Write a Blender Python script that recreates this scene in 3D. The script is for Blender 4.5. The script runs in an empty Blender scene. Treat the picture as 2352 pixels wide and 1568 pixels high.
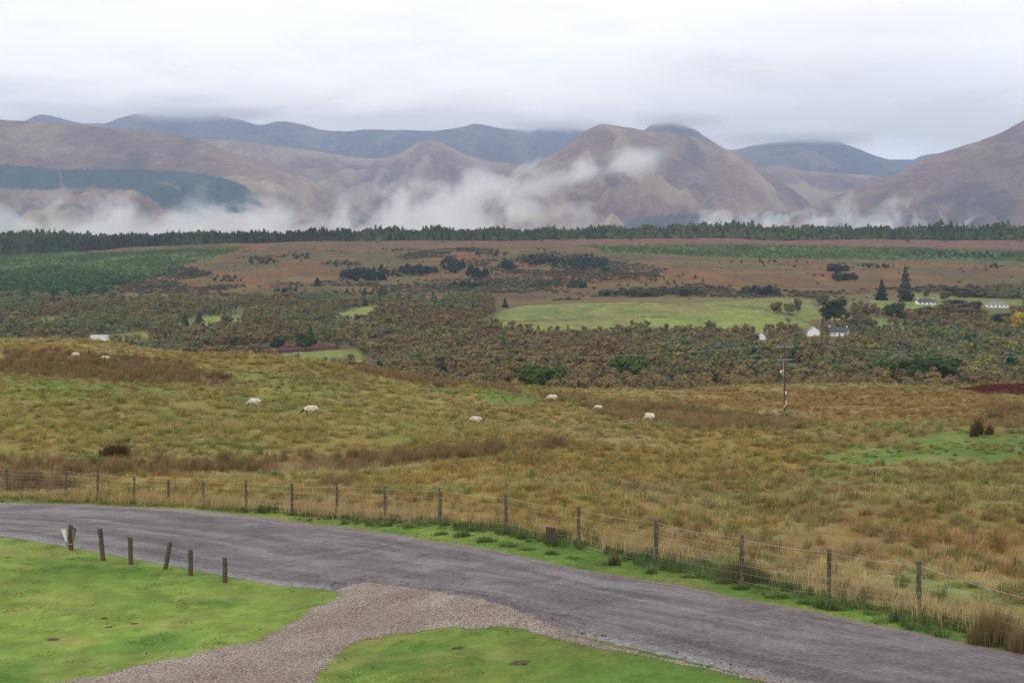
import bpy, bmesh, math, random
import numpy as np
from mathutils import Vector

random.seed(7)
RNG = np.random.default_rng(11)
scene = bpy.context.scene
COL = scene.collection

# ------------------------------------------------------------------ camera
F = 3231.0            # focal length in photo units (photo read as 2352 x 1568)
PITCH = math.radians(2.02)
CP, SP = math.cos(PITCH), math.sin(PITCH)
cam_d = bpy.data.cameras.new('camera')
cam = bpy.data.objects.new('camera', cam_d)
COL.objects.link(cam)
cam_d.sensor_width = 36.0
cam_d.lens = 36.0 * F / 2352.0
cam_d.clip_start = 0.5
cam_d.clip_end = 60000.0
cam.location = (0, 0, 0)
cam.rotation_euler = (math.radians(90) - PITCH, 0, 0)
scene.camera = cam

# ------------------------------------------------------------------ view, world, sun
scene.view_settings.view_transform = 'Standard'
scene.view_settings.look = 'None'
scene.view_settings.exposure = 0.0
scene.view_settings.gamma = 1.0
scene.render.engine = 'CYCLES'
scene.cycles.use_denoising = True
scene.cycles.volume_bounces = 3
scene.cycles.max_bounces = 6
scene.cycles.diffuse_bounces = 2
scene.cycles.glossy_bounces = 2
scene.cycles.transmission_bounces = 2
scene.cycles.volume_max_steps = 64
scene.cycles.volume_step_rate = 1.0

SUN_EL, SUN_AZ = 38.0, 215.0     # degrees; azimuth measured clockwise from +Y


def nd(t, kind, **kw):
    n = t.nodes.new(kind)
    for k, v in kw.items():
        setattr(n, k, v)
    return n


def val(t, op, a, b=None, c=None, clamp=False):
    n = nd(t, 'ShaderNodeMath', operation=op, use_clamp=clamp)
    for i, q in enumerate((a, b, c)):
        if q is None:
            continue
        if isinstance(q, (int, float)):
            n.inputs[i].default_value = q
        else:
            t.links.new(q, n.inputs[i])
    return n.outputs[0]


def vmul(t, v, xyz):
    n = nd(t, 'ShaderNodeVectorMath', operation='MULTIPLY')
    t.links.new(v, n.inputs[0])
    n.inputs[1].default_value = xyz
    return n.outputs[0]


def noise(t, vec, scale, detail=4, rough=0.55, dist=0.0, out='Fac'):
    n = nd(t, 'ShaderNodeTexNoise')
    t.links.new(vec, n.inputs['Vector'])
    n.inputs['Scale'].default_value = scale
    n.inputs['Detail'].default_value = detail
    n.inputs['Roughness'].default_value = rough
    n.inputs['Distortion'].default_value = dist
    return n.outputs[out]


def ramp(t, fac, stops, interp='LINEAR'):
    n = nd(t, 'ShaderNodeValToRGB')
    n.color_ramp.interpolation = interp
    e = n.color_ramp.elements
    while len(e) > 1:
        e.remove(e[-1])
    for i, (p, c) in enumerate(stops):
        if isinstance(c, (int, float)):
            c = (c, c, c)
        el = e[0] if i == 0 else e.new(p)
        el.position = p
        el.color = (c[0], c[1], c[2], 1)
    if fac is not None:
        t.links.new(fac, n.inputs[0])
    return n.outputs[0]


def mixc(t, fac, a, b, mode='MIX'):
    n = nd(t, 'ShaderNodeMix', data_type='RGBA', blend_type=mode)
    for idx, q in ((0, fac), (6, a), (7, b)):
        if isinstance(q, (int, float)):
            n.inputs[idx].default_value = q
        elif isinstance(q, tuple):
            n.inputs[idx].default_value = (q[0], q[1], q[2], 1)
        else:
            t.links.new(q, n.inputs[idx])
    return n.outputs[2]


def sstep(t, x, a, b):
    n = nd(t, 'ShaderNodeMapRange', interpolation_type='SMOOTHSTEP')
    t.links.new(x, n.inputs[0])
    n.inputs[1].default_value = a
    n.inputs[2].default_value = b
    return n.outputs[0]


world = bpy.data.worlds.new('World')
scene.world = world
world.use_nodes = True
wt = world.node_tree
wt.nodes.clear()
w_out = nd(wt, 'ShaderNodeOutputWorld')
w_bg = nd(wt, 'ShaderNodeBackground')
w_bg.inputs['Strength'].default_value = 0.1
sky = nd(wt, 'ShaderNodeTexSky', sky_type='NISHITA')
sky.sun_disc = False
sky.sun_elevation = math.radians(SUN_EL)
sky.sun_rotation = math.radians(SUN_AZ)
tc = nd(wt, 'ShaderNodeTexCoord')
sep = nd(wt, 'ShaderNodeSeparateXYZ')
wt.links.new(tc.outputs['Generated'], sep.inputs[0])
dirv = tc.outputs['Generated']
n1 = noise(wt, vmul(wt, dirv, (5, 5, 22)), 1.0, 6, .58, .5)
n2 = noise(wt, vmul(wt, dirv, (12, 12, 46)), 1.0, 6, .62, .3)
elev = val(wt, 'ADD', sep.outputs[2], val(wt, 'MULTIPLY', val(wt, 'SUBTRACT', n1, 0.5), 0.075))
base_sky = ramp(wt, elev, [(0.0, (.54, .505, .465)), (0.102, (.55, .515, .475)), (0.120, (.64, .605, .565)),
                           (0.132, (.84, .80, .745)), (0.146, (1.0, .965, .89)), (0.18, (1.0, .975, .905)),
                           (0.30, (1.0, .98, .93)), (0.45, (.93, .925, .90)), (1.0, (.90, .90, .90))])


def sky_blob(cx, cy, rx, ry, tilt=0.0):
    """Soft patch of cloud round a direction; returns 1 at its middle and 0 outside."""
    dx = val(wt, 'DIVIDE', val(wt, 'SUBTRACT', sep.outputs[0], cx), rx)
    dz = val(wt, 'DIVIDE', val(wt, 'SUBTRACT', val(wt, 'SUBTRACT', sep.outputs[2], cy),
                               val(wt, 'MULTIPLY', val(wt, 'SUBTRACT', sep.outputs[0], cx), tilt)), ry)
    r = val(wt, 'SQRT', val(wt, 'ADD', val(wt, 'MULTIPLY', dx, dx), val(wt, 'MULTIPLY', dz, dz)))
    r = val(wt, 'ADD', r, val(wt, 'MULTIPLY', val(wt, 'SUBTRACT', n2, 0.5), 1.3))
    n = nd(wt, 'ShaderNodeMapRange', interpolation_type='SMOOTHSTEP')
    wt.links.new(r, n.inputs[0])
    n.inputs[1].default_value = 1.0
    n.inputs[2].default_value = 0.0
    fr = nd(wt, 'ShaderNodeMath', operation='GREATER_THAN')
    wt.links.new(sep.outputs[1], fr.inputs[0])
    fr.inputs[1].default_value = 0.0
    return val(wt, 'MULTIPLY', n.outputs[0], fr.outputs[0])


c = base_sky
c = mixc(wt, val(wt, 'MULTIPLY', sky_blob(.19, .142, .21, .036), .85), c, (.68, .65, .62))
c = mixc(wt, val(wt, 'MULTIPLY', sky_blob(.24, .178, .15, .024), .6), c, (.80, .775, .745))
c = mixc(wt, val(wt, 'MULTIPLY', sky_blob(-.33, .205, .12, .022), .8), c, (.78, .765, .755))
c = mixc(wt, val(wt, 'MULTIPLY', sky_blob(.262, .093, .07, .014), .9), c, (.93, .95, .99))
c = mixc(wt, val(wt, 'MULTIPLY', sky_blob(.30, .150, .08, .02), .5), c, (.82, .82, .84))
c = mixc(wt, val(wt, 'MULTIPLY', sstep(wt, n2, .42, .72), .40), c, (.76, .735, .705))
sc10 = nd(wt, 'ShaderNodeVectorMath', operation='SCALE')
wt.links.new(c, sc10.inputs[0])
sc10.inputs['Scale'].default_value = 15.2
wcol = mixc(wt, 0.94, sky.outputs[0], sc10.outputs[0])
wt.links.new(wcol, w_bg.inputs['Color'])
wt.links.new(w_bg.outputs[0], w_out.inputs['Surface'])

sun_d = bpy.data.lights.new('sun', 'SUN')
sun_d.energy = 0.9
sun_d.angle = math.radians(18)
sun_d.color = (1.0, 0.96, 0.9)
sun = bpy.data.objects.new('sun', sun_d)
COL.objects.link(sun)
az, el = math.radians(SUN_AZ), math.radians(SUN_EL)
sdir = Vector((math.sin(az) * math.cos(el), math.cos(az) * math.cos(el), math.sin(el)))
sun.rotation_euler = sdir.to_track_quat('Z', 'Y').to_euler()


# ------------------------------------------------------------------ numeric helpers
def smooth(x):
    x = np.clip(x, 0, 1)
    return x * x * (3 - 2 * x)


def vnoise(x, y, seed=0):
    x = np.asarray(x, float)
    y = np.asarray(y, float)
    xi = np.floor(x).astype(np.int64)
    yi = np.floor(y).astype(np.int64)
    fx = x - xi
    fy = y - yi
    fx = fx * fx * (3 - 2 * fx)
    fy = fy * fy * (3 - 2 * fy)

    def h(a, b):
        n = (a * 374761393 + b * 668265263 + seed * 1442695041) & 0xFFFFFFFF
        n = ((n ^ (n >> 13)) * 1274126177) & 0xFFFFFFFF
        n = n ^ (n >> 16)
        return (n & 0xFFFFFF) / float(0xFFFFFF)
    a = h(xi, yi)
    b = h(xi + 1, yi)
    c_ = h(xi, yi + 1)
    d = h(xi + 1, yi + 1)
    return a + (b - a) * fx + (c_ - a) * fy + (a - b - c_ + d) * fx * fy


def fbm(x, y, seed=0, octv=4, gain=0.5):
    s, amp, tot = 0.0, 1.0, 0.0
    for o in range(octv):
        s = s + amp * vnoise(x * 2 ** o + 17.3 * o, y * 2 ** o - 9.1 * o, seed + o)
        tot += amp
        amp *= gain
    return s / tot


def z_of(Y, py):
    """height of a point at depth Y that shows at photo row py"""
    t = (784.0 - py) / F
    return Y * (t * CP - SP) / (CP + t * SP)


def project(X, Y, Z):
    c_ = Y * CP - Z * SP
    v = Y * SP + Z * CP
    return 1176 + F * X / c_, 784 - F * v / c_


def pchip(xs, ys, xq):
    xs = np.array(xs, float)
    ys = np.array(ys, float)
    h = np.diff(xs)
    dl = np.diff(ys) / h
    m = np.zeros(len(xs))
    m[0], m[-1] = dl[0], dl[-1]
    for i in range(1, len(xs) - 1):
        if dl[i - 1] * dl[i] > 0:
            w1, w2 = 2 * h[i] + h[i - 1], h[i] + 2 * h[i - 1]
            m[i] = (w1 + w2) / (w1 / dl[i - 1] + w2 / dl[i])
    xq = np.clip(xq, xs[0], xs[-1])
    k = np.clip(np.searchsorted(xs, xq) - 1, 0, len(xs) - 2)
    t = (xq - xs[k]) / h[k]
    return (ys[k] * (2 * t ** 3 - 3 * t ** 2 + 1) + m[k] * h[k] * (t ** 3 - 2 * t ** 2 + t)
            + ys[k + 1] * (-2 * t ** 3 + 3 * t ** 2) + m[k + 1] * h[k] * (t ** 3 - t ** 2))


# ------------------------------------------------------------------ the lie of the land
# one list per photo column: (depth in metres, photo row of the ground there) or (depth, None, height)
HID = [(420, None, -40), (600, None, -42), (800, None, -38)]
END = [(2650, None, 88), (3000, None, 25), (3400, None, 0), (26000, None, 0)]
COLS = {
    0: [(8, None, -7.2), (31, 1568), (50, 1240), (66, 1152), (80, 1075), (95, 1000), (125, 905), (148, 845), (172, 790),
        (184, 785), (215, None, -10), (300, None, -26)] + HID + [(1000, 762), (1200, 722), (1350, 702), (1500, 682), (1900, 625),
        (2300, 592), (2450, 583)],
    588: [(8, None, -7.0), (29.5, 1568), (43, 1332), (60, 1175), (80, 1082), (98, 1005), (118, 946), (145, 880), (168, 832),
          (178, 826), (215, None, -13), (300, None, -28)] + HID + [(1000, 762), (1200, 722), (1400, 692), (1700, 645), (2000, 600),
          (2300, 571), (2450, 557)],
    1176: [(8, None, -6.6), (27.7, 1568), (33, 1432), (46, 1238), (68, 1120), (92, 1042), (135, 965), (180, 908), (200, 893),
           (225, None, -15.5), (300, None, -28)] + HID + [(900, 790), (1000, 757), (1100, 730), (1200, 705), (1400, 688), (1700, 645),
           (2000, 600), (2300, 566), (2450, 553)],
    1764: [(8, None, -6.2), (26.6, 1568), (37, 1345), (55, 1205), (80, 1098), (118, 1012), (165, 965), (210, 925), (262, 890),
           (320, None, -26)] + HID + [(1000, 766), (1100, 733), (1200, 698), (1350, 680), (1700, 628), (2000, 597), (2250, 572),
           (2450, 550)],
    2352: [(8, None, -5.8), (22, 1640), (30, 1475), (43, 1302), (56, 1202), (76, 1102), (98, 1030), (114, 999), (140, 968),
           (190, 928), (262, 882), (320, None, -26)] + HID + [(1000, 768), (1100, 733), (1200, 702), (1350, 680), (1700, 640),
           (2000, 600), (2200, 580), (2450, 553)],
}
TY = np.geomspace(8, 26000, 980)
LTY = np.log(TY)
ckeys = sorted(COLS)
tab = []
for k in ckeys:
    pts = COLS[k] + END
    ys = [p[0] for p in pts]
    zs = [z_of(p[0], p[1]) if p[1] is not None else p[2] for p in pts]
    tab.append(pchip(np.log(ys), zs, LTY))
tab = np.array(tab)
ext = [-2400, -900] + ckeys + [3200, 4700]
tab = np.vstack([tab[0] + 1.0 * (TY > 100), tab[0], tab, tab[-1], tab[-1]])
SS = np.linspace(-1.0, 1.0, 401)
colx = np.array(ext, float)
TAB = np.zeros((len(SS), len(TY)))
pxs = 1176 + F * SS
for j in range(len(TY)):
    TAB[:, j] = pchip(colx, tab[:, j], pxs)
for _ in range(6):
    TAB[1:-1] = .25 * TAB[:-2] + .5 * TAB[1:-1] + .25 * TAB[2:]

FENCE_Y = np.array([[-600, 66], [0, 68], [588, 61], [1176, 48.5], [1764, 38], [2352, 30], [2900, 25]], float)


def fence_y(s):
    return np.interp(1176 + F * s, FENCE_Y[:, 0], FENCE_Y[:, 1])


def ground_z(X, Y):
    X = np.asarray(X, float)
    Y = np.asarray(Y, float)
    s = X / Y
    a = np.clip((s + 1) / 2 * (len(SS) - 1), 0, len(SS) - 1.001)
    b = np.clip((np.log(np.clip(Y, 8, 25999)) - LTY[0]) / (LTY[1] - LTY[0]), 0, len(TY) - 1.001)
    ai, bi = a.astype(int), b.astype(int)
    fa, fb = a - ai, b - bi
    z = (TAB[ai, bi] * (1 - fa) * (1 - fb) + TAB[ai + 1, bi] * fa * (1 - fb)
         + TAB[ai, bi + 1] * (1 - fa) * fb + TAB[ai + 1, bi + 1] * fa * fb)
    fy = fence_y(s)
    rough = smooth((Y - fy) / 12) * (1 - smooth((Y - 300) / 300))
    z = z + rough * smooth((Y - fy - 6) / 20) * (fbm(X / 20, Y / 16, 2, 2) - .5) * 1.7
    z = z + rough * ((fbm(X / 9, Y / 9, 3) - .5) * 1.0 + (fbm(X / 1.6, Y / 1.6, 5, 3) - .5) * 0.30)
    z = z + (1 - rough) * (Y < 90) * (fbm(X / 7, Y / 7, 8, 3) - .5) * 0.22
    far = smooth((Y - 450) / 400) * (1 - smooth((Y - 2900) / 500))
    z = z + far * ((fbm(X / 160, Y / 160, 9) - .5) * 9 + (fbm(X / 30, Y / 30, 12) - .5) * 2.0)
    return z


PROBE = np.geomspace(14, 2600, 2600)


def hit(px, py, ymin=0.0):
    """first ground point seen at photo position (px, py), beyond depth ymin"""
    s = (px - 1176.0) / F
    X = s * PROBE * 1.0
    for _ in range(2):
        Z = ground_z(X, PROBE)
        X = s * (PROBE * CP - Z * SP)
    _, qy = project(X, PROBE, Z)
    ok = np.nonzero((qy <= py) & (PROBE > ymin))[0]
    if len(ok) == 0:
        i = len(PROBE) - 1
    else:
        i = max(ok[0], 1)
    y0, y1, q0, q1 = PROBE[i - 1], PROBE[i], qy[i - 1], qy[i]
    t = 0 if abs(q1 - q0) < 1e-9 else min(max((py - q0) / (q1 - q0), 0), 1)
    Y = y0 + (y1 - y0) * t
    Xv = X[i - 1] + (X[i] - X[i - 1]) * t
    return float(Xv), float(Y), float(ground_z(Xv, Y))


# photo row of the near field's crest for each column
CREST_X = np.linspace(-600, 2950, 180)
CREST_Y = []
_p = PROBE[PROBE < 330]
for cx in CREST_X:
    s = (cx - 1176) / F
    Z = ground_z(s * _p, _p)
    CREST_Y.append(project(s * _p, _p, Z)[1].min())
CREST_Y = np.array(CREST_Y)


def inpoly(px, py, poly):
    px = np.asarray(px, float)
    py = np.asarray(py, float)
    r = np.zeros(px.shape, bool)
    n = len(poly)
    for i in range(n):
        x0, y0 = poly[i]
        x1, y1 = poly[(i + 1) % n]
        if y0 == y1:
            continue
        cond = ((y0 > py) != (y1 > py)) & (px < (x1 - x0) * (py - y0) / (y1 - y0) + x0)
        r ^= cond
    return r


def lerp(a, b, t):
    t = np.asarray(t)[..., None]
    return np.asarray(a) * (1 - t) + np.asarray(b) * t


# ------------------------------------------------------------------ mesh helpers
def make_mesh(name, verts, tris=None, quads=None, cols=None, uv=None, smooth_sh=False):
    me = bpy.data.meshes.new(name)
    verts = np.asarray(verts, np.float32)
    lt, ls, li = [], 0, []
    nt = 0 if tris is None else len(tris)
    nq = 0 if quads is None else len(quads)
    me.vertices.add(len(verts))
    me.vertices.foreach_set('co', verts.ravel())
    idx = []
    if nt:
        idx.append(np.asarray(tris, np.int32).ravel())
    if nq:
        idx.append(np.asarray(quads, np.int32).ravel())
    idx = np.concatenate(idx)
    me.loops.add(len(idx))
    me.loops.foreach_set('vertex_index', idx)
    start = np.concatenate([np.arange(nt) * 3, nt * 3 + np.arange(nq) * 4]).astype(np.int32)
    me.polygons.add(nt + nq)
    me.polygons.foreach_set('loop_start', start)
    me.polygons.foreach_set('use_smooth', np.full(nt + nq, smooth_sh))
    me.update(calc_edges=True)
    if cols is not None:
        ca = me.color_attributes.new('Col', 'FLOAT_COLOR', 'POINT')
        cc = np.ones((len(verts), 4), np.float32)
        cc[:, :3] = cols
        ca.data.foreach_set('color', cc.ravel())
    return me


def link(name, me, mat=None, parent=None, loc=None):
    o = bpy.data.objects.new(name, me)
    COL.objects.link(o)
    if mat is not None and me is not None and not me.materials:
        me.materials.append(mat)
    if parent is not None:
        o.parent = parent
    if loc is not None:
        o.location = loc
    return o


def tag(o, label=None, cat=None, group=None, kind=None):
    if label:
        o['label'] = label
    if cat:
        o['category'] = cat
    if group:
        o['group'] = group
    if kind:
        o['kind'] = kind
    return o


def empty(name, loc=(0, 0, 0), rz=0.0):
    o = bpy.data.objects.new(name, None)
    COL.objects.link(o)
    o.location = loc
    o.rotation_euler = (0, 0, rz)
    o.empty_display_size = 0.3
    return o


class MB:
    """collects boxes, tubes and polygons into one mesh"""

    def __init__(self):
        self.v, self.f = [], []

    def add(self, vs, fs):
        b = len(self.v)
        self.v += [tuple(p) for p in vs]
        self.f += [tuple(b + i for i in f) for f in fs]

    def box(self, x0, x1, y0, y1, z0, z1):
        self.add([(x0, y0, z0), (x1, y0, z0), (x1, y1, z0), (x0, y1, z0), (x0, y0, z1), (x1, y0, z1), (x1, y1, z1), (x0, y1, z1)],
                 [(0, 3, 2, 1), (4, 5, 6, 7), (0, 1, 5, 4), (1, 2, 6, 5), (2, 3, 7, 6), (3, 0, 4, 7)])

    def tube(self, pts, rad, n=8, jit=0.0, cap=True):
        pts = [Vector(p) for p in pts]
        if not hasattr(rad, '__len__'):
            rad = [rad] * len(pts)
        b = len(self.v)
        chord = (pts[-1] - pts[0]).normalized()
        ref = Vector((0, 1, 0)) if abs(chord.z) > .7 else Vector((0, 0, 1))      # one frame for the whole tube, so it never twists
        for i, p in enumerate(pts):
            d = (pts[min(i + 1, len(pts) - 1)] - pts[max(i - 1, 0)])
            d = d.normalized() if d.length > 1e-9 else Vector((0, 0, 1))
            a = d.cross(ref)
            if a.length < 1e-3:
                a = Vector((1, 0, 0))
            a.normalize()
            q = d.cross(a)
            for k in range(n):
                th = 2 * math.pi * k / n
                r = rad[i] * (1 + random.uniform(-jit, jit))
                self.v.append(tuple(p + a * math.cos(th) * r + q * math.sin(th) * r))
        for i in range(len(pts) - 1):
            for k in range(n):
                k2 = (k + 1) % n
                self.f.append((b + i * n + k, b + i * n + k2, b + (i + 1) * n + k2, b + (i + 1) * n + k))
        if cap:
            self.f.append(tuple(b + k for k in range(n))[::-1])
            e = b + (len(pts) - 1) * n
            self.f.append(tuple(e + k for k in range(n)))

    def mesh(self, name, sm=False):
        me = bpy.data.meshes.new(name)
        me.from_pydata(self.v, [], self.f)
        me.update()
        if sm:
            me.polygons.foreach_set('use_smooth', np.full(len(me.polygons), True))
        return me

    def build(self, name, mat, parent=None, sm=False):
        return link(name, self.mesh(name, sm), mat, parent)


def new_mat(name, rough=0.9, spec=0.2):
    m = bpy.data.materials.new(name)
    m.use_nodes = True
    t = m.node_tree
    b = t.nodes['Principled BSDF']
    b.inputs['Roughness'].default_value = rough
    b.inputs['Specular IOR Level'].default_value = spec
    return m, t, b


def coords(t):
    return nd(t, 'ShaderNodeTexCoord').outputs['Object']


def bump(t, b, h, strength, dist):
    n = nd(t, 'ShaderNodeBump')
    n.inputs['Strength'].default_value = strength
    n.inputs['Distance'].default_value = dist
    t.links.new(h, n.inputs['Height'])
    t.links.new(n.outputs[0], b.inputs['Normal'])


def simple_mat(name, col, rough=0.8, var=0.15, scale=4.0, spec=0.3, metal=0.0):
    m, t, b = new_mat(name, rough, spec)
    n = noise(t, coords(t), scale, 4)
    cc = ramp(t, n, [(.25, tuple(x * (1 - var) for x in col)), (.75, tuple(min(1, x * (1 + var)) for x in col))])
    t.links.new(cc, b.inputs['Base Color'])
    b.inputs['Metallic'].default_value = metal
    return m


def attr_col(t, name='Col'):
    a = nd(t, 'ShaderNodeAttribute')
    a.attribute_name = name
    return a.outputs['Color']


# ------------------------------------------------------------------ ground
G_TAN = np.array((.400, .320, .140))
G_OCH = np.array((.350, .258, .084))
G_RUS = np.array((.285, .162, .060))
G_GRN = np.array((.165, .250, .055))
G_OLV = np.array((.260, .245, .082))
G_RUSH = np.array((.215, .140, .070))
G_DARK = np.array((.060, .055, .022))

GREEN_N = [  # green parts of the near field, in photo units
    ([(0, 870), (150, 880), (330, 895), (520, 900), (640, 915), (560, 925), (400, 912), (200, 905), (0, 915)], 1.0),
    ([(1000, 890), (1130, 895), (1200, 905), (1250, 925), (1180, 930), (1060, 912), (980, 905)], 1.0),
    ([(1700, 1050), (1900, 1030), (2050, 1008), (2180, 988), (2352, 980), (2700, 980), (2700, 1075), (2352, 1062), (2150, 1066), (1950, 1072)], 1.0),
    ([(700, 985), (1000, 960), (1150, 985), (1000, 1010), (800, 1005)], .3),
    ([(300, 825), (600, 850), (800, 900), (900, 940), (760, 930), (520, 870)], .35),
    ([(0, 1035), (250, 1045), (420, 1050), (300, 1062), (0, 1058)], .8),
    ([(2060, 1300), (2280, 1360), (2352, 1400), (2200, 1390), (2050, 1340)], .7),
    ([(340, 1130), (520, 1135), (520, 1155), (360, 1152)], .6),
    ([(880, 1120), (1050, 1110), (1100, 1130), (950, 1140)], .4),
]
RUSH_N = [  # tall brown rushes in the near field
    ([(0, 800), (200, 812), (420, 832), (540, 868), (520, 888), (300, 880), (180, 868), (0, 860)], 1.0),
    ([(0, 1060), (200, 1066), (420, 1064), (700, 1052), (1000, 1030), (1300, 1015), (1330, 1022), (1100, 1048), (800, 1080), (400, 1092), (0, 1098)], 1.0),
    ([(820, 838), (900, 846), (1040, 868), (1170, 884), (1140, 894), (1000, 880), (860, 862)], 1.0),
    ([(1330, 925), (1500, 920), (1700, 950), (1900, 975), (1820, 990), (1600, 985), (1400, 960)], .8),
    ([(0, 1095), (100, 1098), (160, 1120), (80, 1130), (0, 1130)], 1.0),
    ([(720, 1105), (840, 1103), (830, 1125), (740, 1125)], .8),
    ([(2270, 930), (2352, 935), (2500, 940), (2500, 975), (2352, 985), (2260, 978)], .8),
    ([(1230, 905), (1330, 905), (1340, 925), (1260, 922)], .6),
]
_cx = np.arange(815, 1200, 25)
_cy = np.interp(_cx, CREST_X, CREST_Y)
RUSH_N.append(([(x, y - 9) for x, y in zip(_cx, _cy)] + [(x, y + 13 - 5 * math.sin(x / 40)) for x, y in list(zip(_cx, _cy))[::-1]], 1.0))
RUSSET_N = [
    ([(1600, 900), (2000, 893), (2250, 900), (2352, 930), (2352, 960), (2100, 965), (1850, 945), (1500, 925)], .9),
    ([(1900, 1180), (2100, 1150), (2352, 1180), (2352, 1290), (2150, 1260), (1950, 1230)], .8),
    ([(1500, 1100), (1800, 1080), (1900, 1110), (1700, 1140), (1500, 1140)], .4),
]
HEATH_N = [([(2190, 893), (2260, 884), (2352, 878), (2600, 872), (2600, 915), (2352, 911), (2250, 903)], 1.0)]


def poly_mask(px, py, lst, jit=14.0, sx=60.0, sy=14.0, seed=40):
    jx = (fbm(px / sx, py / sy, seed, 3) - .5) * jit * 4
    jy = (fbm(px / sx + 40, py / sy, seed + 3, 3) - .5) * jit
    m = np.zeros(np.shape(px))
    for poly, w in lst:
        m = np.maximum(m, w * inpoly(px + jx, py + jy, poly))
    return m


def field_color(X, Y, px, py):
    a = fbm(X / 9, Y / 14, 21, 4)
    b = fbm(X / 2.6, Y / 3.6, 25, 3)
    d = fbm(X / 22, Y / 34, 31, 4)
    c_ = lerp(G_TAN, G_OCH, smooth((a - .35) * 4))
    c_ = lerp(c_, G_OLV, smooth((d - .44) * 5) * .75)
    c_ = lerp(c_, G_GRN, smooth((b - .60) * 6) * .45)
    c_ = lerp(c_, G_RUS, smooth((fbm(X / 6, Y / 9, 36, 3) - .58) * 7) * .55 * np.clip(.35 + X / 60 + .3, .25, 1))
    c_ = lerp(c_, G_RUS * 1.1, poly_mask(px, py, RUSSET_N) * (0.35 + .6 * b))
    lf = smooth((1350 - px) / 500) * smooth((py - 870) / 30) * smooth((1062 - py) / 30)
    c_ = lerp(c_, (.37, .305, .105), lf * .50)
    c_ = lerp(c_, G_GRN * 1.1, lf * smooth((fbm(X / 4, Y / 6, 233, 4) - .45) * 4) * .30)
    gm = poly_mask(px, py, GREEN_N, jit=22, seed=50) * smooth((fbm(X / 5, Y / 6, 230, 3) - .28) * 4)
    c_ = lerp(c_, G_GRN, gm * smooth((.85 - b) * 3.2))
    rm = poly_mask(px, py, RUSH_N, seed=60)
    rm = rm * smooth((fbm(X / 2.2, Y / 3, 236, 3) - .14) * 6)
    c_ = lerp(c_, G_RUSH, rm * .9)
    c_ = lerp(c_, (.085, .022, .020), poly_mask(px, py, HEATH_N, jit=5, seed=70))
    return c_, gm, rm


P_PLANT = [([(-600, 590), (0, 585), (300, 578), (520, 566), (570, 572), (430, 608), (340, 640), (240, 672), (0, 702), (-600, 712)], 1.0)]
P_PLANT_R = [([(1325, 562), (1420, 566), (1700, 562), (2352, 578), (2900, 582), (2900, 604), (2352, 602), (2000, 596), (1700, 592), (1520, 584), (1400, 580)], 1.0)]
P_FELL = [([(1330, 548), (1560, 546), (1700, 538), (1960, 546), (2352, 552), (2900, 556), (2900, 576), (2352, 571), (1700, 559), (1330, 560)], 1.0),
          ([(560, 566), (640, 556), (1330, 553), (1330, 566), (800, 572)], .55)]
P_FIELD = [([(1112, 742), (1150, 714), (1200, 702), (1330, 696), (1450, 693), (1560, 699), (1650, 712), (1800, 735), (1835, 747), (1720, 768), (1400, 768), (1180, 765)], 1.0),
           ([(1560, 697), (1700, 690), (1770, 683), (1860, 689), (1890, 735), (1800, 738), (1650, 712)], .8),
           ([(1790, 740), (1900, 725), (2130, 738), (2000, 752), (1850, 752)], .9),
           ([(2000, 688), (2100, 695), (2210, 702), (2230, 722), (2120, 730), (2010, 715)], 1.0),
           ([(2080, 672), (2352, 690), (2352, 700), (2200, 705), (2090, 690)], .6),
           ([(745, 732), (800, 712), (850, 702), (960, 695), (960, 700), (880, 708), (830, 724), (780, 736)], 1.0),
           ([(370, 752), (460, 728), (560, 722), (560, 738), (460, 750)], .9),
           ([(180, 778), (330, 760), (350, 775), (230, 790)], .8),
           ([(600, 812), (820, 800), (860, 850), (700, 850)], .7),
           ([(20, 735), (120, 728), (200, 735), (90, 742)], .6), ([(950, 770), (1040, 764), (1060, 772), (980, 778)], .5)]
DITCH = [([(1130, 737), (1240, 735), (1340, 732), (1340, 734), (1240, 738), (1130, 740)], .9), ([(1450, 728), (1530, 726), (1530, 728), (1450, 730)], .9), ([(1840, 740), (1900, 726), (1902, 728), (1842, 743)], .8)]
P_MOOR = [([(500, 806), (560, 796), (740, 790), (800, 800), (640, 812), (510, 815)], 1.0)]


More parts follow.
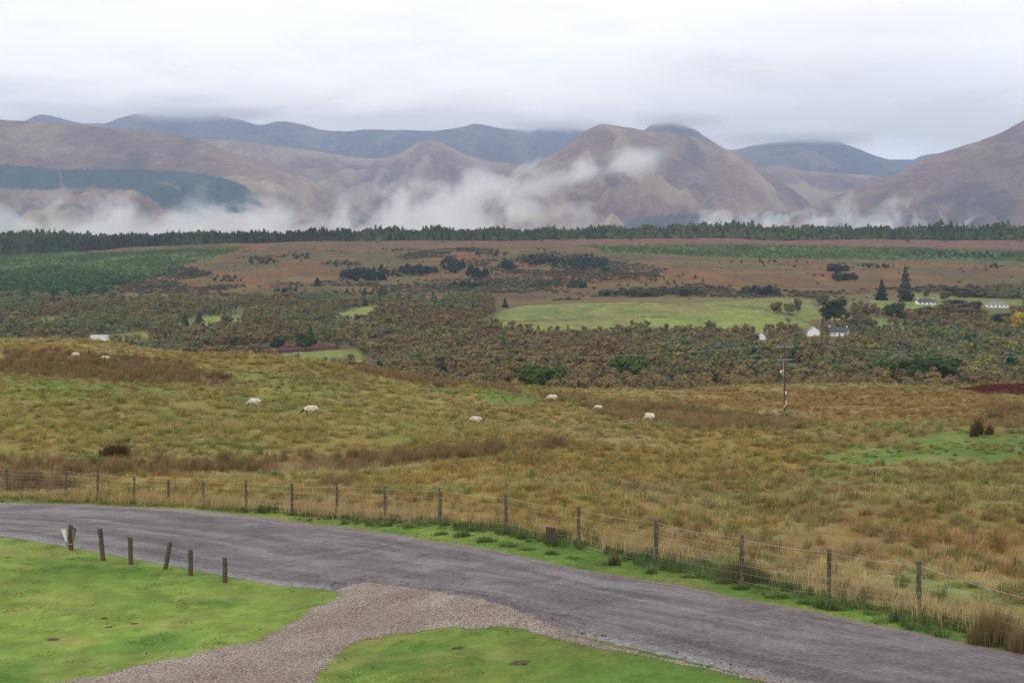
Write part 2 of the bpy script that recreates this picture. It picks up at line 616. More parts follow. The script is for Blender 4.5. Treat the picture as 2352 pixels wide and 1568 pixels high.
def far_color(X, Y, px, py):
    a = fbm(X / 90, Y / 160, 101, 4)
    b = fbm(X / 22, Y / 40, 103, 4)
    c_ = lerp((.145, .064, .022), (.094, .060, .024), smooth((a - .38) * 4))
    c_ = lerp(c_, (.085, .085, .032), smooth((b - .44) * 5) * .7)
    c_ = lerp(c_, (.20, .090, .030), smooth((fbm(X / 60, Y / 60, 107, 3) - .55) * 5) * .6)
    c_ = c_ * (.72 + .55 * fbm(X / 14, Y / 34, 121, 4))[..., None]
    c_ = lerp(c_, (.14, .105, .042), smooth((fbm(X / 120, Y / 30, 125, 3) - .60) * 9) * .6)
    wood = smooth((py - 668) / 25)
    c_ = lerp(c_, (.125, .130, .052), wood * .75 * smooth((px - 1350) / 200))
    c_ = lerp(c_, (.130, .120, .055), poly_mask(px, py, [(WOOD, 1.0)], 4, 60, 8) * .9)
    c_ = lerp(c_, (.070, .120, .036), poly_mask(px, py, P_PLANT, 8, 90, 10) * 1.0)
    c_ = lerp(c_, (.060, .105, .034), poly_mask(px, py, P_PLANT_R, 4, 90, 10) * 1.0)
    pm = poly_mask(px, py, P_FELL, 3, 90, 10)
    fc = lerp((.17, .090, .068), (.10, .052, .042), smooth((np.sin(X / 9 + Y / 5 + 6 * b)) * .8 + .2) * .8)
    c_ = lerp(c_, fc, pm)
    fm = poly_mask(px, py, P_FIELD, 2.5, 60, 8)
    fcol = lerp((.180, .215, .050), (.190, .180, .056), smooth((fbm(X / 50, Y / 90, 111, 3) - .40) * 4))
    fcol = lerp(fcol, (.098, .150, .040), smooth((fbm(X / 25, Y / 30, 115, 3) - .52) * 6) * .6)
    fcol = fcol * (.82 + .36 * fbm(X / 12, Y / 40, 117, 3))[..., None]
    c_ = lerp(c_, fcol, fm)
    c_ = lerp(c_, (.09, .075, .035), poly_mask(px, py, DITCH, 1, 30, 8))
    c_ = lerp(c_, (.13, .085, .045), poly_mask(px, py, [([(1850, 737), (1920, 733), (1990, 745), (1960, 752), (1860, 750)], .9), ([(1640, 700), (1740, 712), (1840, 730), (1830, 722), (1720, 700)], .7)], 4, 40, 8))
    c_ = lerp(c_, (.070, .022, .022), poly_mask(px, py, P_MOOR, 3, 40, 8))
    return c_


WOOD = [(-700, 700), (0, 700), (200, 684), (330, 672), (600, 690), (760, 692), (960, 700), (1120, 702), (1145, 714), (1105, 745), (1180, 766), (1400, 768), (1700, 771), (1850, 778),
        (2000, 768), (2352, 770), (3000, 770), (3000, 1100), (-700, 1100)]
LAWN_A, LAWN_B, LAWN_C = (.142, .198, .038), (.095, .165, .030), (.172, .192, .048)


def lawn_color(X, Y):
    c_ = lerp(LAWN_A, LAWN_B, smooth((fbm(X / 3.0, Y / 3.4, 201, 5) - .42) * 5))
    c_ = lerp(c_, LAWN_C, smooth((fbm(X / 1.5, Y / 1.5, 205, 4) - .54) * 6) * .5)
    c_ = lerp(c_, (.26, .20, .085), smooth((fbm(X / 2.2, Y / 1.2, 209, 3) - .66) * 8) * .35)
    c_ = c_ * (.72 + .56 * fbm(X / .4, Y / .4, 213, 4))[..., None]
    return c_


inner = np.linspace(-.40, .40, 560)
outer = np.linspace(.40, 1.0, 34)[1:]
S = np.concatenate([-outer[::-1], inner, outer])
YR = np.concatenate([np.geomspace(8, 3400, 860), np.geomspace(3400, 25900, 18)[1:]])
GX = S[None, :] * YR[:, None]
GY = np.repeat(YR[:, None], len(S), 1)
GZ = ground_z(GX, GY)
gpx, gpy = project(GX, GY, GZ)
gc, _, _ = field_color(GX, GY, gpx, gpy)
fcv = far_color(GX, GY, gpx, gpy)
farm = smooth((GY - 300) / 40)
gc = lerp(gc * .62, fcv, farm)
lawn = 1 - smooth((GY - fence_y(S)[None, :] + 1.2) / 1.2)
gc = lerp(gc, lawn_color(GX, GY), lawn)
R_, C_ = GX.shape
ii = (np.arange(R_ - 1)[:, None] * C_ + np.arange(C_ - 1)[None, :]).ravel()
gq = np.stack([ii, ii + 1, ii + C_ + 1, ii + C_], 1)
me = make_mesh('ground', np.stack([GX, GY, GZ], -1).reshape(-1, 3), quads=gq, cols=gc.reshape(-1, 3), smooth_sh=True)
m_ground, t, b = new_mat('ground_cover', 0.95, 0.1)
co = coords(t)
col = attr_col(t)
n_a = noise(t, co, 1.1, 6, .65)
n_b = noise(t, vmul(t, co, (1, .6, 1)), 9.0, 3, .6)
n_c = noise(t, vmul(t, co, (1, .35, 1)), .16, 6, .72, .4)
f = val(t, 'ADD', val(t, 'ADD', val(t, 'MULTIPLY', n_a, .35), val(t, 'MULTIPLY', n_b, .25)), val(t, 'MULTIPLY', n_c, .70))
k = ramp(t, f, [(.45, .50), (.62, .92), (.66, 1.0), (.82, 1.45)])
col = mixc(t, 1.0, col, k, 'MULTIPLY')
t.links.new(col, b.inputs['Base Color'])
bump(t, b, n_b, .6, .05)
g = link('ground', me, m_ground)
tag(g, kind='structure')

# ------------------------------------------------------------------ road
FAR_EDGE = [(-700, 1148), (-300, 1151), (0, 1153), (200, 1157), (400, 1168), (600, 1185), (800, 1210), (1000, 1243), (1200, 1277),
            (1400, 1318), (1600, 1351), (1800, 1391), (2000, 1431), (2200, 1471), (2352, 1502), (2600, 1556), (3000, 1660)]
NEAR_EDGE = [(-700, 1190), (-300, 1205), (0, 1231), (80, 1243), (160, 1257), (300, 1282), (400, 1300), (500, 1320), (600, 1338), (700, 1350),
             (850, 1366), (1000, 1388), (1200, 1432), (1400, 1477), (1600, 1522), (1820, 1572), (2000, 1618), (2300, 1700), (2600, 1790)]


def resample(pts, n):
    pts = np.array(pts, float)
    d = np.concatenate([[0], np.cumsum(np.linalg.norm(np.diff(pts, axis=0), axis=1))])
    q = np.linspace(0, d[-1], n)
    out = np.stack([np.interp(q, d, pts[:, i]) for i in range(pts.shape[1])], 1)
    for _ in range(int(n / 14)):
        out[1:-1] = .25 * out[:-2] + .5 * out[1:-1] + .25 * out[2:]
    return out


NR, NCR = 420, 22
fe = resample([hit(*p)[:2] for p in FAR_EDGE], NR)
ne = resample([hit(*p)[:2] for p in NEAR_EDGE], NR)
jag = (fbm(np.arange(NR) / 3.0, np.zeros(NR), 300, 3) - .5) * .35
rv, rc = [], []
tt = np.linspace(0, 1, NCR)
for i in range(NR):
    e0, e1 = ne[i], fe[i]
    d = (e1 - e0) / np.linalg.norm(e1 - e0)
    e0 = e0 - d * jag[i] * .5
    e1 = e1 + d * jag[(i * 7) % NR] * .5
    P = e0[None] * (1 - tt[:, None]) + e1[None] * tt[:, None]
    Z = ground_z(P[:, 0], P[:, 1]) + .006 + .045 * smooth(np.minimum(tt, 1 - tt) / .07)
    rv.append(np.column_stack([P, Z]))
    rc.append(np.column_stack([tt, np.full(NCR, i / NR), np.zeros(NCR)]))
rv = np.array(rv).reshape(-1, 3)
ii = (np.arange(NR - 1)[:, None] * NCR + np.arange(NCR - 1)[None, :]).ravel()
me = make_mesh('road', rv, quads=np.stack([ii, ii + NCR, ii + NCR + 1, ii + 1], 1), cols=np.array(rc).reshape(-1, 3), smooth_sh=True)
m_road, t, b = new_mat('worn_asphalt', .55, .30)
co = coords(t)
sp = nd(t, 'ShaderNodeSeparateXYZ')
t.links.new(attr_col(t), sp.inputs[0])
across = sp.outputs[0]
comb = nd(t, 'ShaderNodeCombineXYZ')
t.links.new(val(t, 'MULTIPLY', across, 9.0), comb.inputs[0])
t.links.new(val(t, 'MULTIPLY', sp.outputs[1], 9.0), comb.inputs[1])
streak = noise(t, comb.outputs[0], 1.0, 5, .6, .4)
grain = noise(t, co, 15.0, 4, .95)
patch = noise(t, co, 1.3, 4, .6)
blot = noise(t, vmul(t, co, (1, 1, 1)), .55, 6, .68, .6)
fleck = noise(t, co, 5.0, 6, .95)
tone = val(t, 'ADD', val(t, 'ADD', val(t, 'MULTIPLY', streak, .24), val(t, 'MULTIPLY', grain, .46)), val(t, 'ADD', val(t, 'MULTIPLY', blot, .14), val(t, 'MULTIPLY', fleck, .16)))
cc = ramp(t, tone, [(.38, (.046, .037, .038)), (.47, (.082, .068, .070)), (.54, (.110, .094, .097)), (.66, (.17, .15, .15))])
edge = val(t, 'MULTIPLY', sstep(t, across, .86, .97), sstep(t, patch, .32, .52))
cc = mixc(t, edge, cc, (.150, .105, .085))
edge2 = val(t, 'MULTIPLY', sstep(t, across, .09, .01), .6)
cc = mixc(t, edge2, cc, (.19, .175, .175))
vo = nd(t, 'ShaderNodeTexVoronoi')
t.links.new(co, vo.inputs['Vector'])
vo.inputs['Scale'].default_value = 13.0
stone = ramp(t, vo.outputs['Color'], [(.2, .55), (.6, 1.0), (.95, 1.7)])
cc = mixc(t, .75, cc, mixc(t, 1.0, cc, stone, 'MULTIPLY'))
t.links.new(cc, b.inputs['Base Color'])
t.links.new(ramp(t, val(t, 'ADD', val(t, 'MULTIPLY', streak, .5), val(t, 'MULTIPLY', blot, .5)), [(.40, .80), (.58, .42)]), b.inputs['Roughness'])
bump(t, b, grain, .5, .02)
tag(link('road', me, m_road), kind='structure')


# ------------------------------------------------------------------ gravel path that meets the road
GRAVEL = [(-20, 1600), (90, 1568), (200, 1552), (300, 1530), (400, 1508), (480, 1490), (600, 1465), (635, 1448), (665, 1430), (700, 1411), (735, 1388),
          (770, 1364), (800, 1351), (850, 1341), (930, 1349), (1000, 1360), (1080, 1376), (1150, 1391), (1200, 1409), (1260, 1437), (1320, 1461),
          (1400, 1481), (1500, 1502), (1600, 1523), (1700, 1545), (1800, 1566), (1900, 1592), (1900, 1606), (1800, 1580), (1700, 1557), (1600, 1534), (1500, 1512),
          (1400, 1495), (1300, 1474), (1200, 1448), (1150, 1440), (1080, 1442), (1000, 1446), (900, 1456), (830, 1469), (795, 1488), (765, 1515), (745, 1540),
          (722, 1570), (700, 1620), (300, 1700), (-300, 1700)]
RIGHT_LAWN_EDGE = [(722, 1570), (745, 1540), (765, 1515), (795, 1488), (830, 1469), (900, 1456), (1000, 1446), (1080, 1442), (1150, 1440), (1200, 1448), (1300, 1474),
                   (1400, 1495), (1500, 1512), (1600, 1534), (1700, 1557), (1800, 1580)]


def near_px(X, Y):
    Z = ground_z(X, Y)
    return project(X, Y, Z)


def gravel_lift(X, Y):
    a, b_ = near_px(X, Y)
    d_ = np.interp(a, [p[0] for p in NEAR_EDGE], [p[1] for p in NEAR_EDGE]) - b_
    return .006 + .066 * smooth((d_ + 6) / 12)


CELL = .10
gx = np.arange(-16, 12, CELL)
gy = np.arange(21, 48, CELL)
XX, YY = np.meshgrid(gx, gy)
XX = XX + (fbm(XX * 5, YY * 5, 400, 2) - .5) * .16
YY = YY + (fbm(XX * 5 + 9, YY * 5, 404, 2) - .5) * .16
px_, py_ = near_px(XX, YY)
wob = (fbm(XX * 1.2, YY * 1.2, 410, 3) - .5)
inside = inpoly(px_ + wob * 30, py_ + wob * 14, GRAVEL)
HHm, WWm = XX.shape
cell_ok = inside[:-1, :-1] & inside[1:, 1:] & inside[1:, :-1] & inside[:-1, 1:]
ci, cj = np.nonzero(cell_ok)
base = ci * WWm + cj
quads = np.stack([base, base + 1, base + WWm + 1, base + WWm], 1)
used, inv = np.unique(quads.ravel(), return_inverse=True)
pv = np.stack([XX.ravel()[used], YY.ravel()[used]], 1)
pz = ground_z(pv[:, 0], pv[:, 1]) + gravel_lift(pv[:, 0], pv[:, 1]) + (fbm(pv[:, 0] * 3, pv[:, 1] * 3, 420, 3) - .5) * .008
me = make_mesh('path', np.column_stack([pv, pz]), quads=inv.reshape(-1, 4), smooth_sh=True)
m_grav, t, b = new_mat('pink_grey_gravel', .85, .2)
co = coords(t)
vo = nd(t, 'ShaderNodeTexVoronoi')
t.links.new(co, vo.inputs['Vector'])
vo.inputs['Scale'].default_value = 32.0
pal = ramp(t, vo.outputs['Color'], [(.12, (.095, .074, .060)), (.35, (.21, .170, .140)), (.6, (.30, .250, .215)), (.9, (.52, .46, .41))])
big = noise(t, co, .45, 4, .6)
tint = ramp(t, big, [(.35, (.66, .60, .57)), (.65, (.98, .98, .98))])
t.links.new(mixc(t, 1.0, pal, tint, 'MULTIPLY'), b.inputs['Base Color'])
bump(t, b, vo.outputs['Distance'], .8, .025)
tag(link('path', me, m_grav), kind='structure')


def in_gravel(X, Y, grow=0):
    a, b_ = near_px(X, Y)
    return inpoly(a, b_ + grow, GRAVEL)


# road test for placing plants: between the two edge lines
road_poly = [tuple(p) for p in ne] + [tuple(p) for p in fe[::-1]]


def in_road(X, Y):
    return inpoly(X, Y, road_poly)


# loose stones
def stones():
    vs, fs, cs = [], [], []
    ico = bmesh.new()
    bmesh.ops.create_icosphere(ico, subdivisions=1, radius=1)
    bv = np.array([v.co[:] for v in ico.verts])
    bf = np.array([[v.index for v in f_.verts] for f_ in ico.faces])
    ico.free()
    n = 60000
    P = np.column_stack([RNG.uniform(-16, 12, n), RNG.uniform(21, 48, n)])
    a, b_ = near_px(P[:, 0], P[:, 1])
    gin = inpoly(a, b_, GRAVEL)
    rim = inpoly(a + RNG.normal(0, 36, n), b_ + RNG.normal(0, 12, n), GRAVEL) & ~gin
    rim &= RNG.uniform(0, 1, n) < .8
    keep = gin | (rim & (in_road(P[:, 0], P[:, 1]) | (RNG.uniform(0, 1, n) < .25)))
    P, gin = P[keep], gin[keep]
    n = len(P)
    r = np.where(gin, RNG.uniform(.008, .020, n), RNG.uniform(.012, .034, n))
    z = ground_z(P[:, 0], P[:, 1]) + np.where(gin, gravel_lift(P[:, 0], P[:, 1]), .052)
    jit = 1 + RNG.uniform(-.35, .35, (n, len(bv), 3))
    sc = RNG.uniform(.6, 1.3, (n, 1, 3)) * np.array([1, 1, .7])
    V = bv[None] * jit * sc * r[:, None, None] + np.column_stack([P, z])[:, None]
    Fc = bf[None] + (np.arange(n) * len(bv))[:, None, None]
    shade = RNG.uniform(.5, 1.3, n)[:, None] * np.array([.27, .222, .19])
    onroad = in_road(P[:, 0], P[:, 1])
    dark = RNG.uniform(0, 1, n) < np.where(gin, .16, np.where(onroad, .40, .05))
    shade[dark] = np.array([.05, .045, .045])
    C = np.repeat(shade[:, None], len(bv), 1)
    return V.reshape(-1, 3), Fc.reshape(-1, 3), C.reshape(-1, 3)


v_, f_, c_ = stones()
m_stone, t, b = new_mat('loose_stone', .8, .2)
t.links.new(attr_col(t), b.inputs['Base Color'])
tag(link('gravel', make_mesh('gravel', v_, tris=f_, cols=c_), m_stone), kind='stuff')


# ------------------------------------------------------------------ grasses (nobody could count them)
def blades(P, Z, h, w, n, lean, colr, spread, seed=0, tipcol=None, wind=(0.25, 0.0)):
    """P (m,2) clump centres; n blades per clump, each a bent two-piece blade of 5 vertices"""
    rng = np.random.default_rng(seed)
    m = len(P)
    th = rng.uniform(0, 2 * np.pi, (m, n))
    rr = spread[:, None] * np.sqrt(rng.uniform(0, 1, (m, n)))
    bx = P[:, 0, None] + rr * np.cos(th)
    by = P[:, 1, None] + rr * np.sin(th)
    bz = np.repeat(Z[:, None], n, 1) - .03
    hh = h[:, None] * rng.uniform(.55, 1.15, (m, n))
    ww = w[:, None] * rng.uniform(.7, 1.3, (m, n))
    la = lean * rng.uniform(.2, 1.2, (m, n))
    lx = np.cos(th) * la + wind[0] * rng.uniform(0, 1, (m, n))
    ly = np.sin(th) * la + wind[1] * rng.uniform(0, 1, (m, n))
    ph = rng.uniform(0, np.pi, (m, n))
    wx, wy = np.cos(ph) * ww * .5, np.sin(ph) * ww * .5
    v = np.empty((m, n, 5, 3))
    v[..., 0, :] = np.stack([bx - wx, by - wy, bz], -1)
    v[..., 1, :] = np.stack([bx + wx, by + wy, bz], -1)
    mx, my, mz = bx + lx * hh * .35, by + ly * hh * .35, bz + hh * .6
    v[..., 2, :] = np.stack([mx - wx * .8, my - wy * .8, mz], -1)
    v[..., 3, :] = np.stack([mx + wx * .8, my + wy * .8, mz], -1)
    v[..., 4, :] = np.stack([bx + lx * hh, by + ly * hh, bz + hh * (1 - .25 * la)], -1)
    o = (np.arange(m * n) * 5).reshape(-1, 1)
    quads = np.concatenate([o, o + 1, o + 3, o + 2], 1)
    tris = np.concatenate([o + 2, o + 3, o + 4], 1)
    cv = colr[:, None, :] * rng.uniform(.72, 1.30, (m, n, 1))
    cv = cv * (1 + rng.uniform(-.08, .08, (m, n, 3)))
    c5 = np.repeat(cv[:, :, None, :], 5, 2)
    if tipcol is not None:
        c5[:, :, 4] = c5[:, :, 4] * .45 + np.asarray(tipcol) * .55
        c5[:, :, 2:4] = c5[:, :, 2:4] * .8 + np.asarray(tipcol) * .2
    return v.reshape(-1, 3), tris, quads, c5.reshape(-1, 3)


def merge(parts):
    V, T, Q, C, o = [], [], [], [], 0
    for v, t_, q, c1 in parts:
        V.append(v)
        C.append(c1)
        if t_ is not None and len(t_):
            T.append(t_ + o)
        if q is not None and len(q):
            Q.append(q + o)
        o += len(v)
    return np.concatenate(V), (np.concatenate(T) if T else None), (np.concatenate(Q) if Q else None), np.concatenate(C)


def fan_points(n, y0, y1, smax=.42):
    n = int(n * (1.0 + 18.0 / (y0 + y1)))
    u = RNG.uniform(0, 1, n)
    Y = np.sqrt(y0 ** 2 + u * (y1 ** 2 - y0 ** 2))
    return np.column_stack([RNG.uniform(-1, 1, n) * (smax * Y + 6.5), Y])


m_grass, t, b = new_mat('grass_blade', .75, .15)
cc = attr_col(t)
t.links.new(cc, b.inputs['Base Color'])
tr = nd(t, 'ShaderNodeBsdfTranslucent')
t.links.new(cc, tr.inputs['Color'])
mx = nd(t, 'ShaderNodeMixShader')
mx.inputs[0].default_value = .3
t.links.new(b.outputs[0], mx.inputs[1])
t.links.new(tr.outputs[0], mx.inputs[2])
t.links.new(mx.outputs[0], t.nodes['Material Output'].inputs['Surface'])

def tussocks(P, Z, R, H, nb, w, colr, tip, seed, droop=.8):
    """mounds of blades that spread outward from each centre"""
    rng = np.random.default_rng(seed)
    m = len(P)
    th = rng.uniform(0, 2 * np.pi, (m, nb))
    rr = np.sqrt(rng.uniform(0, 1, (m, nb)))
    bx = P[:, 0, None] + R[:, None] * rr * .55 * np.cos(th)
    by = P[:, 1, None] + R[:, None] * rr * .55 * np.sin(th)
    bz = np.repeat(Z[:, None], nb, 1) - .03
    hh = H[:, None] * np.sqrt(1.05 - rr ** 2) * rng.uniform(.7, 1.15, (m, nb))
    out = R[:, None] * (.25 + rr * droop) * rng.uniform(.5, 1.2, (m, nb))
    ph = th + np.pi / 2 + rng.uniform(-.6, .6, (m, nb))
    ww = w[:, None] * rng.uniform(.7, 1.3, (m, nb))
    wx, wy = np.cos(ph) * ww * .5, np.sin(ph) * ww * .5
    ox, oy = np.cos(th) * out + .06 * H[:, None], np.sin(th) * out
    v = np.empty((m, nb, 5, 3))
    v[..., 0, :] = np.stack([bx - wx, by - wy, bz], -1)
    v[..., 1, :] = np.stack([bx + wx, by + wy, bz], -1)
    v[..., 2, :] = np.stack([bx + ox * .45 - wx, by + oy * .45 - wy, bz + hh * .8], -1)
    v[..., 3, :] = np.stack([bx + ox * .45 + wx, by + oy * .45 + wy, bz + hh * .8], -1)
    v[..., 4, :] = np.stack([bx + ox, by + oy, bz + hh * (1.05 - .35 * rr)], -1)
    o = (np.arange(m * nb) * 5).reshape(-1, 1)
    quads = np.concatenate([o, o + 1, o + 3, o + 2], 1)
    tris = np.concatenate([o + 2, o + 3, o + 4], 1)
    cv = colr[:, None, :] * rng.uniform(.78, 1.22, (m, nb, 1))
    c5 = np.repeat(cv[:, :, None, :], 5, 2)
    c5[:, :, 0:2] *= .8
    c5[:, :, 4] = c5[:, :, 4] * .6 + np.asarray(tip) * .4
    return v.reshape(-1, 3), tris, quads, c5.reshape(-1, 3)


parts_rough, parts_rush = [], []
TIP_R, TIP_B = np.array([.42, .31, .14]), np.array([.30, .18, .09])
for (y0, y1, n, nb, wsc) in ((24, 70, 26000, 9, 1.0), (70, 140, 36000, 7, 1.7), (140, 275, 42000, 5, 3.0)):
    P = fan_points(n, y0, y1)
    P = P[P[:, 1] > fence_y(P[:, 0] / P[:, 1]) - .6]
    Z = ground_z(P[:, 0], P[:, 1])
    qx, qy = project(P[:, 0], P[:, 1], Z)
    fc, gm, rm = field_color(P[:, 0], P[:, 1], qx, qy)
    heath = poly_mask(qx, qy, HEATH_N, jit=5, seed=70)
    clump = fbm(P[:, 0] / 1.3, P[:, 1] / 1.3, 500, 2)
    h = .10 + .22 * clump
    h = h * (1 - .65 * smooth(gm * 1.2)) + .62 * smooth(rm * 1.2) * clump * 1.3
    near_f = 1 - smooth((P[:, 1] - fence_y(P[:, 0] / P[:, 1])) / 3.5)
    straw = near_f * smooth((fbm(P[:, 0] / 1.5, P[:, 1] / 1.5, 530, 3) - .36) * 5)
    h = h + .48 * straw
    fc = lerp(fc, np.array([.46, .34, .19]), straw * .75)
    fc = fc * (1 + straw * RNG.uniform(-.45, .35, len(P)))[:, None]
    fc[heath > .5] = np.array([.13, .030, .030])
    w = np.full(len(P), .011) * wsc
    isr = rm > .45
    for sel, dst, tp in ((~isr, parts_rough, TIP_R), (isr, parts_rush, TIP_B)):
        if sel.sum():
            dst.append(blades(P[sel], Z[sel], h[sel], w[sel], nb, .5, fc[sel], np.full(sel.sum(), .22 + .06 * wsc), int(y0) + 1, tp))
for (y0, y1, n, nb, wsc, rs) in ((24, 60, 2900, 66, 1.1, 1.15), (60, 110, 7000, 50, 1.7, 1.35), (110, 180, 11500, 32, 2.6, 1.6), (180, 275, 14000, 21, 4.2, 2.0)):
    P = fan_points(n, y0, y1)
    P = P[P[:, 1] > fence_y(P[:, 0] / P[:, 1]) + .3]
    Z = ground_z(P[:, 0], P[:, 1])
    qx, qy = project(P[:, 0], P[:, 1], Z)
    fc, gm, rm = field_color(P[:, 0], P[:, 1], qx, qy)
    heath = poly_mask(qx, qy, HEATH_N, jit=5, seed=70)
    rng = np.random.default_rng(int(y0) + 77)
    keep = (rng.uniform(0, 1, len(P)) > gm * .72) & (vnoise(P[:, 0] / 4, P[:, 1] / 5, 540) > .16)
    P, Z, fc, gm, rm, heath = P[keep], Z[keep], fc[keep], gm[keep], rm[keep], heath[keep]
    m = len(P)
    tone = rng.uniform(.52, 1.32, m)
    lfm = smooth((1350 - qx[keep]) / 500)
    tone = tone * (1 - lfm) + (.45 + .55 * tone) * lfm * 1.05
    fc = fc * tone[:, None]
    pick = rng.uniform(0, 1, m)
    fc = np.where((pick < .13)[:, None], fc * .3 + G_RUS * .6, fc)
    fc = np.where((pick > .90)[:, None], fc * .3 + G_GRN * .45, fc)
    fc[heath > .5] = np.array([.14, .032, .030]) * tone[heath > .5][:, None]
    H = rng.uniform(.22, .56, m) * (.85 + .15 * rs) * (1 - .5 * gm) + .30 * rm * rng.uniform(.4, 1.3, m)
    R = rng.uniform(.22, .46, m) * rs * (1 - .3 * gm)
    isr = rm > .45
    for sel, dst, tp, dr in ((~isr, parts_rough, TIP_R, .8), (isr, parts_rush, TIP_B, .35)):
        if sel.sum():
            dst.append(tussocks(P[sel], Z[sel], R[sel], H[sel], nb, np.full(sel.sum(), .013 * wsc), fc[sel], tp, int(y0) + 5, dr))
v_, t_, q_, c_ = merge(parts_rough)
tag(link('rough_grass', make_mesh('rough_grass', v_, t_, q_, c_), m_grass), kind='stuff')
v_, t_, q_, c_ = merge(parts_rush)
tag(link('rushes', make_mesh('rushes', v_, t_, q_, c_), m_grass), kind='stuff')

# lush weedy strip in front of the fence
P = fan_points(60000, 22, 66, .45)
fd = fence_y(P[:, 0] / P[:, 1]) - P[:, 1]
k = (fd > -.8) & (fd < 2.2) & ~in_road(P[:, 0], P[:, 1])
P = P[k]
qx, qy = near_px(P[:, 0], P[:, 1])
dens_ = fbm(P[:, 0] / .9, P[:, 1] / .9, 560, 3)
k = (dens_ > np.interp(qx, [0, 500, 720, 1000, 2400], [.70, .60, .46, .38, .37])) & (RNG.uniform(0, 1, len(P)) < .36)
P, dens_ = P[k], dens_[k]
m = len(P)
colw = lerp((.060, .105, .032), (.125, .165, .055), RNG.uniform(0, 1, m))
v_, t_, q_, c_ = tussocks(P, ground_z(P[:, 0], P[:, 1]), RNG.uniform(.12, .28, m), RNG.uniform(.14, .34, m) * (.5 + 1.3 * vnoise(P[:, 0] / 1.3, P[:, 1] / 1.3, 561)), 30, np.full(m, .014), colw, (.22, .27, .10), 78, .9)
tag(link('verge_weeds', make_mesh('verge_weeds', v_, t_, q_, c_), m_grass), kind='stuff')

# lawn and verge
P = fan_points(230000, 20, 72)
P = P[P[:, 1] < fence_y(P[:, 0] / P[:, 1]) + .5]
P = P[~in_road(P[:, 0], P[:, 1]) & ~in_gravel(P[:, 0], P[:, 1], 0)]
Z = ground_z(P[:, 0], P[:, 1])
lc = lawn_color(P[:, 0], P[:, 1]) * 1.12 * (.55 + .9 * vnoise(P[:, 0] / .22, P[:, 1] / .3, 590))[:, None]
fdist = fence_y(P[:, 0] / P[:, 1]) - P[:, 1]
qx, qy = project(P[:, 0], P[:, 1], Z)
beyond = qy < np.interp(qx, [p[0] for p in FAR_EDGE], [p[1] for p in FAR_EDGE]) + 2
hh = np.where(beyond, .05 + .16 * smooth(1 - fdist / 1.3) * fbm(P[:, 0] / .5, P[:, 1] / .5, 520, 2), .03 + .03 * smooth((fbm(P[:, 0] / .8, P[:, 1] / .8, 524, 2) - .5) * 5))
lc = np.where(beyond[:, None], lerp((.085, .165, .032), (.14, .165, .045), fbm(P[:, 0], P[:, 1], 522, 3)), lc)
v_, t_, q_, c_ = blades(P, Z, hh * RNG.uniform(.5, 1.5, len(P)), np.full(len(P), .018), 5, .9, lc, np.full(len(P), .10), 9)
tag(link('lawn_grass', make_mesh('lawn_grass', v_, t_, q_, c_), m_grass), kind='stuff')

# ------------------------------------------------------------------ mountains and hills
def hill_material(name, cols, scale, forest=None):
    m, t, b = new_mat(name, .95, .05)
    co = coords(t)
    n1_ = noise(t, vmul(t, co, (1, 1, 2.2)), scale, 6, .62, .6)
    n2_ = noise(t, vmul(t, co, (1, .5, 2.4)), scale * 9.0, 8, .74, .4)
    mixn = val(t, 'ADD', val(t, 'MULTIPLY', n1_, .55), val(t, 'MULTIPLY', n2_, .45))
    k_ = ramp(t, mixn, [(.36, cols[0]), (.45, cols[1]), (.52, cols[2]), (.62, cols[3])])
    a = nd(t, 'ShaderNodeSeparateXYZ')
    t.links.new(attr_col(t), a.inputs[0])
    k_ = mixc(t, val(t, 'MULTIPLY', a.outputs[1], .8), k_, cols[4])         # scree and grassy ribs
    k_ = mixc(t, val(t, 'MULTIPLY', a.outputs[2], .75), k_, cols[5])        # gullies, crags
    trees = noise(t, co, .09, 3, .7)
    fcol = ramp(t, trees, [(.3, (.006, .030, .030)), (.7, (.014, .056, .050))])
    k_ = mixc(t, a.outputs[0], k_, fcol)
    t.links.new(k_, b.inputs['Base Color'])
    bump(t, b, mixn, 1.0, 80.0)
    return m


MS = 1.9      # the ranges stand well back across the glen


